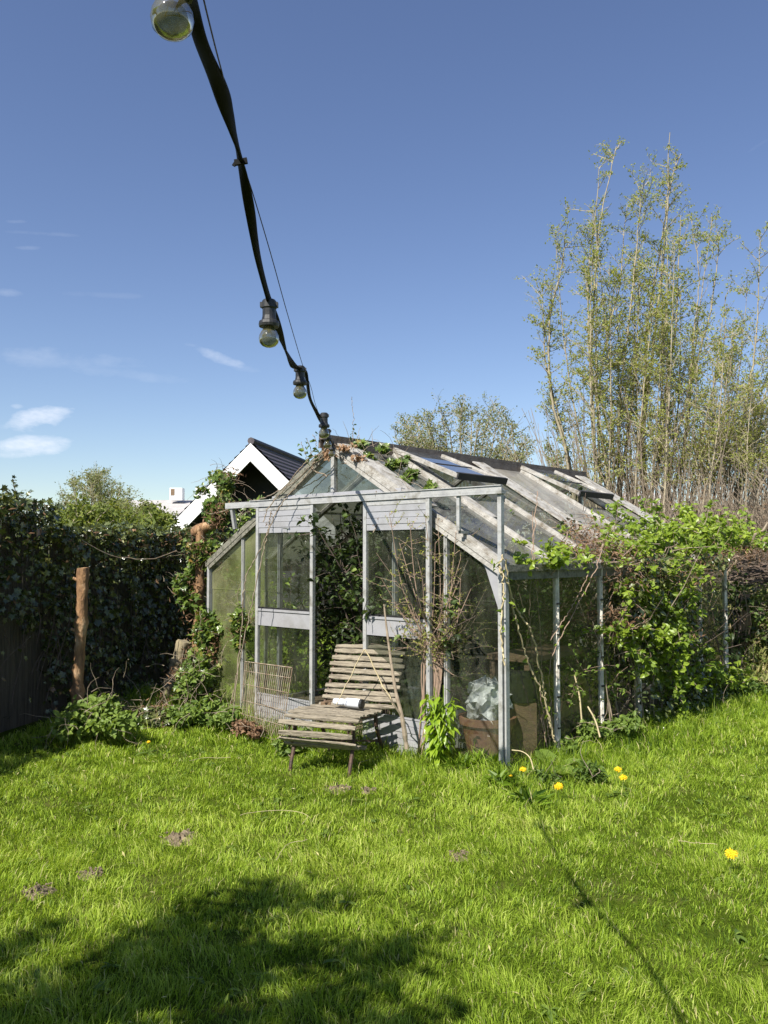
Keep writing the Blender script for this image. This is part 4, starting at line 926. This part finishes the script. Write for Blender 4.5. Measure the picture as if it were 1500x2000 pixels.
# dock leaves
def rosette(name, label, base, n, size, mat, leaf='long', g=None, cat='plant', el=.6):
    g = g or rng; t = thing(name, label, cat, base); f, b = MB(), MB()
    for i in range(n):
        a = g.uniform(0, 2*PI); ax = np.array([math.cos(a), math.sin(a), g.uniform(.1, el)]); s = base+ax*size*.15
        V, F = LEAF[leaf]; leaves(f, leaf, [s], size, (-math.cos(a)*.4, -math.sin(a)*.4, 1), .12, axis=ax*6, ajit=.3, rg=g); b.tube([base+[0, 0, .005], s], size*.02, 5, cap=False)
    f.build('leaf_rosette', mat, t, base); b.build('stalks', mat, t, base)
ivy_mass('grass_tuft', 'long dark green grass tuft at the foot of the front right corner post', [(925, 1500, 5.55, .20, .10, .06), (985, 1530, 5.2, .10, .12, .05), (1035, 1570, 4.9, .08, .10, .04)], L_grass, .11, 900, 'narrow', np.random.default_rng(70), 0, rnd=.22, tilt=.9, cat='grass')
g = np.random.default_rng(71)
rosette('dock_plant', 'broad dark green dock plant behind the two dandelions near the corner', G(1.15, 5.42), 11, .15, L_nettle, 'oval', g, el=1.1)
rosette('dock_plant', 'upright pale green dock leaf near the base of the right wall', G(1.10, 5.62), 4, .18, L_nettle, 'oval', g, el=2.2)
# dandelions
def dandelion(px, py, h, r, label):
    h += .03; p = grd(px, py); zc = h; p = grd(px, py, zc); base = G(p[0], p[1]+.01); t = thing('dandelion', label, 'dandelion', base, 0, 'yellow dandelions in the lawn')
    g = rng; m = MB(); m.tube(wig(base, [p[0], p[1], zc-.004], 5, .004), .0022, 5, cap=False); m.build('stem', L_nettle, t, base)
    m = MB(); n = 150; a = g.uniform(0, 2*PI, n); q = np.sqrt(g.random(n)); c = np.array([p[0], p[1], zc]); tilt = np.array([-.15, -.45, .9])
    ax = np.stack([np.cos(a)*q, np.sin(a)*q, 1.05-q], -1); leaves(m, 'narrow', c+ax*r*.2, r*.80, tilt, .25, axis=ax*5, ajit=.3, rg=g); m.build('flower_head', L_yellow, t, base)
    m = MB()
    for i in range(9):
        an = g.uniform(0, 2*PI); leaves(m, 'long', [base+[0, 0, .01]], .09, (0, 0, 1), .1, axis=(math.cos(an)*5, math.sin(an)*5, 1.6), ajit=.3, rg=g)
    m.build('leaves', L_nettle, t, base)
for args in ((997, 1515, .08, .012, 'small pale yellow dandelion closest to the corner post'), (1021, 1503, .09, .022, 'yellow dandelion just right of the corner post, beside the small pale one'),
             (1091, 1536, .09, .027, 'large round dandelion standing alone below the dock plant'), (1207, 1503, .10, .023, 'upper of the two dandelions right of the dock plant'),
             (1217, 1519, .08, .024, 'lower of the two dandelions right of the dock plant'), (1428, 1668, .07, .029, 'single dandelion in the open lawn at the right'), (290, 1449, .06, .014, 'tiny dandelion in the grass in front of the leaning log')):
    dandelion(*args)
# straw stems lying on the lawn
for P, lb in (([(468, 1592), (500, 1586), (560, 1583), (600, 1592), (590, 1610)], 'curved dry straw lying on the lawn below the slatted chair'), ([(370, 1486), (400, 1480), (450, 1480)], 'thin straw on the grass left of the slatted chair'),
              ([(1325, 1642), (1360, 1646), (1400, 1648)], 'thin straw on the grass left of the single dandelion'), ([(700, 1490), (740, 1478), (775, 1470)], 'short straw under the right edge of the slatted chair'),
              ([(540, 1680), (560, 1650), (600, 1640)], 'faint straw in the middle of the lawn')):
    q = np.array([grd(a, b, .045) for a, b in P]); m = MB(); m.tube(spline(q, 16)+rng.normal(size=(16, 3))*.0015, .0014, 5); tag(m.build('straw', M_straw, off=q[0]), lb, 'straw')

# ------------------------------------------------------------------ shed behind the hedge
def shed():
    Y = 16.; pk = at(490, 866, Y); le = at(315, 1031, Y); nrm = np.array([-.17, -.985, 0]); rx = np.array([.985, -.17, 0]); bk = -nrm
    hw = abs((le-pk)@rx); z0 = le[2]; zp = pk[2]; c = np.array([pk[0], pk[1], 0]); rz = math.atan2(rx[1], rx[0])
    t = thing('garden_shed', 'black boarded shed with white bargeboards and dark tiled roof behind the hedge', 'shed', c, rz)
    sl_ = math.atan2(zp-z0, hw)
    for s, lb in ((-1, 'left bargeboard'), (1, 'right bargeboard')):
        m = MB(); d = np.array([s*hw, 0, z0-zp]); m.add([(0, -.03, zp), (s*hw, -.03, z0), (s*hw, -.03, z0-.20), (s*(hw-.13), -.03, z0-.24), (0, -.03, zp-.34),
            (0, .0, zp), (s*hw, .0, z0), (s*hw, .0, z0-.20), (s*(hw-.13), .0, z0-.24), (0, .0, zp-.34)], [(0, 1, 2, 3, 4), (9, 8, 7, 6, 5)]); m.add(m.v[0], [(0, 5, 6, 1), (1, 6, 7, 2), (2, 7, 8, 3), (3, 8, 9, 4)])
        m.build('bargeboard', M_whitep, t)['label'] = 'white '+lb
        m = MB(); n = 15
        for k in range(n):   # tile courses
            a, b = k/n, (k+1)/n; up = .02+.012
            m.add([(s*hw*a, .01, zp+(z0-zp)*a+.03), (s*hw*b, .01, zp+(z0-zp)*b+.06), (s*hw*b, 7, zp+(z0-zp)*b+.06), (s*hw*a, 7, zp+(z0-zp)*a+.03)], [(0, 1, 2, 3)])
            m.add([(s*hw*b, .01, zp+(z0-zp)*b+.06), (s*hw*b, .01, zp+(z0-zp)*b+.0), (s*hw*b, 7, zp+(z0-zp)*b+.0), (s*hw*b, 7, zp+(z0-zp)*b+.06)], [(0, 1, 2, 3)])
        m.build('roof_slope', M_tile, t)
        m = MB(); m.add([(0, .02, zp-.03), (s*hw, .02, z0-.03), (s*hw, 6.9, z0-.03), (0, 6.9, zp-.03)], [(0, 1, 2, 3)]); m.build('soffit', M_dark, t)
    m = MB(); m.add([(-hw+.25, .9, 0), (hw-.25, .9, 0), (hw-.25, .9, z0+.15), (0, .9, zp-.1), (-hw+.25, .9, z0+.15)], [(0, 1, 2, 3, 4)])
    m.box((-hw+.25, .91, 0), (-hw+.3, 6.9, z0)); m.box((hw-.3, .91, 0), (hw-.25, 6.9, z0)); m.box((-hw+.3, 6.85, 0), (hw-.3, 6.9, z0)); m.build('wall', M_dark, t)
    m = MB(); m.bar((-.35, .5, zp-1.12), (.1, .5, zp-1.22), .05, .05); m.build('beam', M_crate, t)
    m = MB(); m.tube([(0, 0, zp+.05), (0, 7, zp+.05)], .07, 8); m.build('ridge_tiles', M_tile, t)
shed()
# far industrial hall
def hall():
    Y = 70.; a = at(-60, 975, Y); b = at(250, 962, Y); z = at(300, 962, Y)[2]; x0 = at(150, 1000, Y)[0]; x1 = at(560, 1000, Y)[0]
    t = thing('industrial_hall', 'long low hall with pale grey sheet roof far behind the hedge', 'building', (x0, Y, 0))
    m = MB(); m.box((0, .02, 0), (x1-x0, 20, z-2.6)); m.build('wall', M_crate, t)
    m = MB(); m.add([(-.3, -.3, z-2.6), (x1-x0, -.3, z-2.6), (x1-x0, 10, z), (-.3, 10, z)], [(0, 1, 2, 3)]); m.add([(-.3, 10, z), (x1-x0, 10, z), (x1-x0, 20.3, z-2.6), (-.3, 20.3, z-2.6)], [(0, 1, 2, 3)])
    m.build('roof', M_corr, t)
    c = at(343, 958, Y+8)-np.array([x0, Y, 0]); m = MB(); m.box((c[0]-.55, c[1], c[2]-.9), (c[0]+.6, c[1]+1, c[2]+.25)); u_ = m.build('roof_unit', M_whitep, t)
    m = MB(); m.box((c[0]-.45, c[1]-.03, c[2]-.45), (c[0]-.1, c[1]-.002, c[2]+.15)); m.build('grille', M_board, u_)
    m = MB(); c = at(382, 955, Y+8)-np.array([x0, Y, 0]); m.box((c[0], c[1], c[2]-.7), (c[0]+1.6, c[1]+1, c[2]+.1)); m.build('roof_unit', M_whitep, t)
hall()
t = thing('brick_building', 'low building with rust red roof far right behind the willow', 'building', (at(1415, 1000, 45)[0], 45, 0))
zz = at(1400, 992, 45)[2]; bx('wall', M_brick, lambda m: m.box((0, 0, 0), (14, 8, zz-.9)), t); bx('roof', M_brick, lambda m: m.add([(-.3, -.3, zz-.9), (14.3, -.3, zz-.9), (14.3, 4, zz+.4), (-.3, 4, zz+.4), (-.3, 8.3, zz-.9), (14.3, 8.3, zz-.9)], [(0, 1, 2, 3), (3, 2, 5, 4)]), t)
t = thing('house', 'pale grey house barely seen between the willow stems', 'building', (at(1190, 1000, 60)[0], 60, 0))
zz = at(1250, 955, 60)[2]; bx('wall', M_corr, lambda m: m.box((0, 0, 0), (5, 8, zz-1.5)), t); bx('roof', M_corr, lambda m: m.add([(-.3, -.3, zz-1.5), (5.3, -.3, zz-1.5), (5.3, 4, zz), (-.3, 4, zz), (-.3, 8.3, zz-1.5), (5.3, 8.3, zz-1.5)], [(0, 1, 2, 3), (3, 2, 5, 4)]), t)

# ------------------------------------------------------------------ trees
def stemmed_tree(name, label, cat, base, tips, depth_j, r0, mat_b, mat_l, leaf, lsize, g, tw=14, per=6, tlen=.9, start=.25, up=1.0, group=None, droop=.2, sub=3, lstart=.3):
    """tips: list of lists of world points along each main stem (base to tip)"""
    t = thing(name, label, cat, base, 0, group); b, br, f = MB(), MB(), MB(); P = []
    for st in tips:
        q = spline(np.array(st), 7*len(st)); k = len(q); H = np.linalg.norm(q[-1]-q[0]); rr = r0*g.uniform(.7, 1.15)*H/8; q[1:] += g.normal(size=(k-1, 3))*.006*H/8
        b.tube(q, np.linspace(rr, rr*.15, k), 6, cap=False)
        for j in range(tw):
            x = g.uniform(start, 1)**.8; s = interp(q, np.array([x]))[0]; L = tlen*g.uniform(.4, 1.1)*(1.15-x*.6)
            tp = cane(br, s, (g.normal()*.75, g.normal()*.6, up), L, rr*.16+.004, 8, (0, 0, .0), .13, g, 3); P.append(interp(tp, g.uniform(lstart, 1, per)))
            for jj in range(sub):
                s2 = interp(tp, np.array([g.uniform(.2, .95)]))[0]; t2 = cane(br, s2, (g.normal(), g.normal(), up*.6), L*.4, .004, 5, (0, 0, -.03), .18, g, 3); P.append(interp(t2, g.uniform(lstart*.8, 1, per)))
    P = np.concatenate(P); P = P+g.normal(size=P.shape)*lsize*.5
    leaves(f, leaf, P, lsize, (0, -.3, .6), 1.0, ajit=1, droop=droop, rg=g)
    b.build('trunk', mat_b, t, base, smooth=True); br.build('branches', mat_b, t, base); f.build('crown', mat_l, t, base); return t
g = np.random.default_rng(81)
WY = 17.0
def trace(pts, Y): return [at(a, b, Y) for a, b in pts]
W1 = [[(1118, 960), (1105, 880), (1080, 790), (1072, 690), (1078, 600), (1098, 520), (1105, 455)], [(1122, 950), (1098, 840), (1068, 720), (1062, 640), (1058, 560)],
      [(1195, 985), (1165, 900), (1158, 800), (1155, 690), (1162, 560), (1172, 430), (1205, 285)], [(1200, 985), (1178, 880), (1162, 760), (1150, 660), (1150, 520), (1165, 400), (1170, 330)],
      [(1215, 990), (1200, 880), (1172, 760), (1190, 640), (1210, 560), (1218, 470), (1225, 400)], [(1235, 990), (1212, 900), (1210, 780), (1225, 660), (1238, 540), (1248, 430), (1255, 360)],
      [(1258, 990), (1250, 880), (1262, 760), (1262, 660), (1280, 540), (1300, 420), (1308, 260)], [(1262, 990), (1256, 860), (1268, 740), (1285, 600), (1298, 480), (1310, 360), (1330, 300)],
      [(1290, 990), (1320, 860), (1345, 760), (1355, 650), (1365, 540), (1350, 430)], [(1310, 990), (1340, 850), (1352, 740), (1385, 620), (1400, 520), (1405, 450)], [(1270, 990), (1290, 880), (1300, 760), (1320, 640), (1325, 520), (1330, 420)],
      [(1130, 980), (1125, 920), (1090, 850), (1085, 800)], [(1210, 990), (1230, 820), (1240, 700), (1240, 600), (1240, 500)]]
st = []
for k, s in enumerate(W1):
    Yb = WY+g.normal()*.5; st.append([G(*(at(1225, 1000, WY)[:2]+(at(s[0][0], 1000, Yb)[:2]-at(1225, 1000, WY)[:2])*.55))]+trace(s, Yb))
for k in range(26):
    x0 = g.uniform(1150, 1350); x1 = x0+g.normal()*30+(x0-1240)*.55; y1 = g.uniform(400, 820); Yb = WY+g.normal()*.8
    st.append([G(*(at(x0, 1000, Yb)[:2])), at(x0, 980, Yb), at((x0+x1)/2+g.normal()*8, (980+y1)/2, Yb), at(x1, y1, Yb)])
stemmed_tree('willow_tree', 'tall many stemmed willow with thin yellow green leaves right behind the greenhouse', 'tree', G(*at(1225, 1000, WY)[:2]), st, .5, .038, M_willow, L_willow, 'quad', .052, g, 25, 7, 1.1, .26, sub=5)
st = []; WY2 = 16.
W2 = [[(1390, 1010), (1420, 880), (1440, 760), (1450, 660), (1460, 560)], [(1400, 1010), (1440, 860), (1470, 720), (1480, 600), (1485, 460)], [(1420, 1010), (1460, 900), (1500, 800), (1530, 640), (1540, 500)],
      [(1380, 1010), (1400, 900), (1420, 790), (1430, 680)], [(1440, 1010), (1500, 930), (1560, 830), (1600, 700)], [(1430, 1010), (1470, 860), (1510, 700), (1515, 560)], [(1370, 1010), (1385, 880), (1392, 780), (1400, 700)]]
for s in W2: Yb = WY2+g.normal()*.5; st.append([G(*at(s[0][0], 1000, Yb)[:2])]+trace(s, Yb))
for k in range(26):
    x0 = g.uniform(1350, 1500); x1 = x0+g.uniform(-10, 90); y1 = g.uniform(640, 860); Yb = WY2+g.normal()*.7; st.append([G(*at(x0, 1000, Yb)[:2]), at(x0, 980, Yb), at((x0+x1)/2+g.normal()*8, (980+y1)/2, Yb), at(x1, y1, Yb)])
stemmed_tree('willow_tree', 'second lower willow clump at the right edge with bare dark stems', 'tree', G(*at(1430, 1000, WY2)[:2]), st, .5, .038, M_willow, L_willow, 'quad', .048, g, 19, 5, 1.0, .28, sub=5)

def shoots():
    g = np.random.default_rng(83); b = MB()
    o = G(*at(1300, 1000, 16.6)[:2]); t = thing('willow_thicket', 'dense brown bare shoots standing around the feet of the willows', 'shoots', o)
    for i in range(620):
        px = g.uniform(1120, 1530); Y = 16.6+g.normal()*.7; p = at(px, 1000, Y); cane(b, G(p[0], p[1]), ((px-1300)/700+g.normal()*.12, g.normal()*.12, 1), g.uniform(2.2, 4.6), .012, 9, (0, 0, .01), .06, g, 3)
    b.build('shoots', M_twig, t, o)
shoots()
def bush_tree(name, label, base_px, Y, outline, mat, lsize, n_st, g, tw=10, per=8, r0=.1, leaf='quad', tlen=1., group=None, z0=0, hmin=.35):
    """outline: list of (px, py) crown tips"""
    bx_, _ = base_px; base = at(bx_, 1080, Y); base = G(base[0], base[1]); st = []
    for k in range(n_st):
        i = g.integers(0, len(outline)-1); q = g.random(); tx = outline[i][0]*(1-q)+outline[i+1][0]*q; ty = outline[i][1]*(1-q)+outline[i+1][1]*q; Yj = Y+g.normal()*1.0
        frac = 1-hmin*g.random()**1.5 if k > n_st*.4 else 1.; ty = 1080+(ty-1080)*frac; tx = bx_+(tx-bx_)*(.6+.4*frac)
        e = at(tx, ty, Yj); m1 = base+(e-base)*.4+[0, 0, .10*(e[2]-base[2])]; st.append([base, m1+g.normal(size=3)*.1, base+(e-base)*.75+[0, 0, .06*(e[2]-base[2])]+g.normal(size=3)*.1, e])
    return stemmed_tree(name, label, 'tree', base, st, .5, r0, M_willow, mat, leaf, lsize, g, tw, per, tlen, .35, .7, group, lstart=.1)
bush_tree('round_tree', 'round pale green tree behind the greenhouse roof between the peak and the willow', (905, 1080), 24, [(775, 870), (780, 835), (810, 810), (850, 798), (890, 792), (930, 800), (970, 800), (1000, 825), (1030, 850), (1035, 880)], L_far, .07, 48, g, 15, 4, .06, tlen=1.15)
bush_tree('round_tree', 'small sparse bush in the gap beside the willow', (1075, 1080), 26, [(1050, 890), (1075, 865), (1095, 890)], L_far, .10, 6, g, 8, 7, .08, tlen=.8)
bush_tree('round_tree', 'small round tree with sparse pale leaves behind the left hedge', (190, 1080), 27, [(112, 975), (125, 950), (150, 938), (185, 927), (215, 940), (245, 962), (260, 985)], L_far, .07, 34, g, 13, 4, .05, tlen=.9)
bush_tree('green_bush', 'yellow green bush behind the hedge left of the shed', (280, 1080), 22, [(205, 1005), (225, 992), (255, 990), (285, 995), (305, 1003), (325, 1018)], L_far, .09, 24, g, 12, 9, .07, tlen=.7)
bush_tree('green_bush', 'low lime green bush just above the ivy hedge', (190, 1080), 13, [(105, 1015), (140, 1005), (180, 1010), (230, 1008), (280, 1015), (330, 1025)], L_farlime, .075, 36, g, 12, 9, .06, tlen=.5)

# brown brushwood hedge behind on the right
def brushwood():
    g = np.random.default_rng(91); t = thing('brushwood_hedge', 'brown leafless hedge of bare twigs behind the greenhouse at the right', 'hedge', G(6, 13.8)); b, f = MB(), MB(); P = []
    for i in range(2600):
        x = g.uniform(2.2, 9.5); y = 13.5+g.normal()*.35+(x-5)*.05; pts = cane(b, G(x, y), (g.normal()*.45, g.normal()*.3, 1), g.uniform(1.3, 2.75), .009, 8, (0, 0, -.02), .14, g, 3); P.append(interp(pts, g.uniform(.2, 1, 2)))
        s = interp(pts, np.array([.6]))[0]; cane(b, s, g.normal(size=3)+[0, 0, .5], .5, .006, 6, (0, 0, 0), .2, g, 3)
    P = np.concatenate(P); leaves(f, 'quad', P, .05, tilt=1, rg=g); o = G(6, 13.8); b.build('branches', M_twig, t, o); f.build('dead_leaves', L_dead, t, o)
brushwood()
def brush_pile():
    g = np.random.default_rng(92); c = G(5.0, 10.2); t = thing('brush_pile', 'dark pile of cut branches behind the far right corner of the greenhouse', 'brush pile', c); b = MB()
    for i in range(520):
        p = c+[g.uniform(-1.4, 2.2), g.normal()*.3, 0]; p[2] += g.uniform(.1, 1.38)*(1-.1*abs(p[0]-c[0])); cane(b, p, (g.choice([-1, 1]), g.normal()*.3, g.normal()*.22), g.uniform(.5, 1.3), .012, 7, (0, 0, -.01), .1, g, 5)
    b.build('branches', M_darktwig, t, c)
brush_pile()
def bank():
    g = np.random.default_rng(93); f = MB(); n = 24000; x = g.uniform(3.4, 8.5, n); y = g.uniform(8.6, 10.2, n); k = ~gh_in(x, y, .1); x, y = x[k], y[k]
    h = .15+.85*np.clip((y-8.6)/1.3, 0, 1)*np.clip((x-3.4)/.3, 0, 1); P = np.stack([x, y, gz(x, y)+h*g.uniform(.5, 1, len(x))], -1); leaves(f, 'narrow', P, .10, (0, -.4, .5), .8, axis=(0, 0, 1.5), rg=g, droop=-.4)
    tag(f.build('dry_grass', leafmat('dry_grass_blade', [(0, (.10, .14, .03)), (.45, (.20, .24, .06)), (.75, (.38, .33, .15)), (1, (.48, .40, .22))], .6, .35, .3)), 'tall mixed straw and green grass on the bank at the right edge', 'grass', kind='stuff')
    # green field beyond
    t = thing('wooden_post', 'short orange brown wooden post in the bank at the right edge', 'post', at(1452, 1200, 9.2)*[1, 1, 0]); bx('post', M_board, lambda m: m.box((-.05, -.05, 0), (.05, .05, 1.0)), t)
bank()
shrub('brown_stem_shrub', 'dry reddish weeds standing on the bank right of the greenhouse', 'weeds', G(4.6, 9.4), L_nettle, 'oval', .05, .9, .9, 22, 8, 6, .006, M_pinktwig, np.random.default_rng(94))
m = MB(); m.tube(wig(at(1418, 1125, 9.3), at(1500, 1020, 9.0), 9, .02), np.linspace(.022, .012, 9), 7); m.tube(wig(at(1455, 1078, 9.2), at(1500, 1060, 9.1), 6, .02), .009, 6)
m.tube(wig([at(1418, 1125, 9.3)[0], 9.3, 0], at(1418, 1125, 9.3), 6, .02), .024, 7)
tag(m.build('bare_branch', M_twig, off=at(1418, 1125, 9.3)*[1, 1, 0]), 'bare branch slanting up past the far right corner of the greenhouse', 'branch')
# undergrowth behind the greenhouse closing the view through the back
g = np.random.default_rng(95)
for k, (u_, v_, H_, lb) in enumerate(((-1.2, 4.7, 1.5, 'leafy bush outside the back left of the greenhouse'), (.2, 4.9, 1.6, 'leafy bush outside the back of the greenhouse'), (-2.4, 3.2, 1.5, 'sunlit green bush seen through the left glass wall'), (-2.3, 1.6, 1.3, 'sunlit green bush outside the left glass wall near the post'), (1.4, 4.9, 1.4, 'green bush outside the back right corner of the greenhouse'))):
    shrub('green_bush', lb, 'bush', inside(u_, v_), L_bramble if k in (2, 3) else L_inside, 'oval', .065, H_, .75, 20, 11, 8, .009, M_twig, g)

# ------------------------------------------------------------------ apple tree out of frame, its shade falls on the lawn
def apple():
    g = np.random.default_rng(97)
    SP = [(60, 1960), (150, 1905), (230, 1890), (300, 1870), (370, 1850), (400, 1830), (340, 1900), (390, 1890), (300, 1900), (240, 1820), (420, 1760), (480, 1730), (510, 1715), (440, 1790), (380, 1740), (640, 1725), (600, 1825), (520, 1850), (560, 1830), (680, 1830), (800, 1810),
          (650, 1900), (720, 1920), (700, 1985), (820, 1970), (560, 1985), (480, 1960), (0, 1840), (60, 1800), (20, 1985), (120, 1960), (390, 1960), (460, 1880), (760, 1850), (100, 1990), (600, 1950), (-60, 1900), (-100, 1800), (0, 2060), (200, 2060), (500, 2060), (800, 2060), (330, 1780)]
    base = G(-4.2, -.6); t = thing('apple_tree', 'leafy tree beside the lawn whose boughs shade the near left grass', 'tree', base); b, f = MB(), MB()
    sd = np.array(SUND); hub = base+[.3, .2, 1.9]; b.tube(spline([base, base+[.05, .1, 1.0], hub], 10), np.linspace(.13, .09, 10), 10, cap=False)
    for k, (px, py) in enumerate(SP):
        q = grd(px, py+38); h = g.uniform(2.7, 3.0); e = q-sd*(h/-sd[2]); mid = hub+(e-hub)*.5+[0, 0, .25]
        if k % 3 == 0 or k in (1, 4, 9, 16): b.tube(spline([hub, mid+g.normal(size=3)*.08, e], 14), np.linspace(.045, .012, 14), 6, cap=False); prev = mid
        else: b.tube(spline([prev, (prev+e)/2+g.normal(size=3)*.06, e], 9), np.linspace(.018, .007, 9), 5, cap=False)
        dense = 230 if k in (4, 5, 6, 7, 3, 12) else 75
        for j in range(6): cane(b, e, g.normal(size=3), .25, .005, 6, (0, 0, .05), .2, g, 4)
        P = e+g.normal(size=(dense, 3))*([.095, .095, .07] if dense > 100 else [.07, .07, .06]); leaves(f, 'oval', P, .055, tilt=.8, rg=g)
    b.build('trunk', M_twig, t, base); f.build('crown', L_bramble, t, base)
apple()
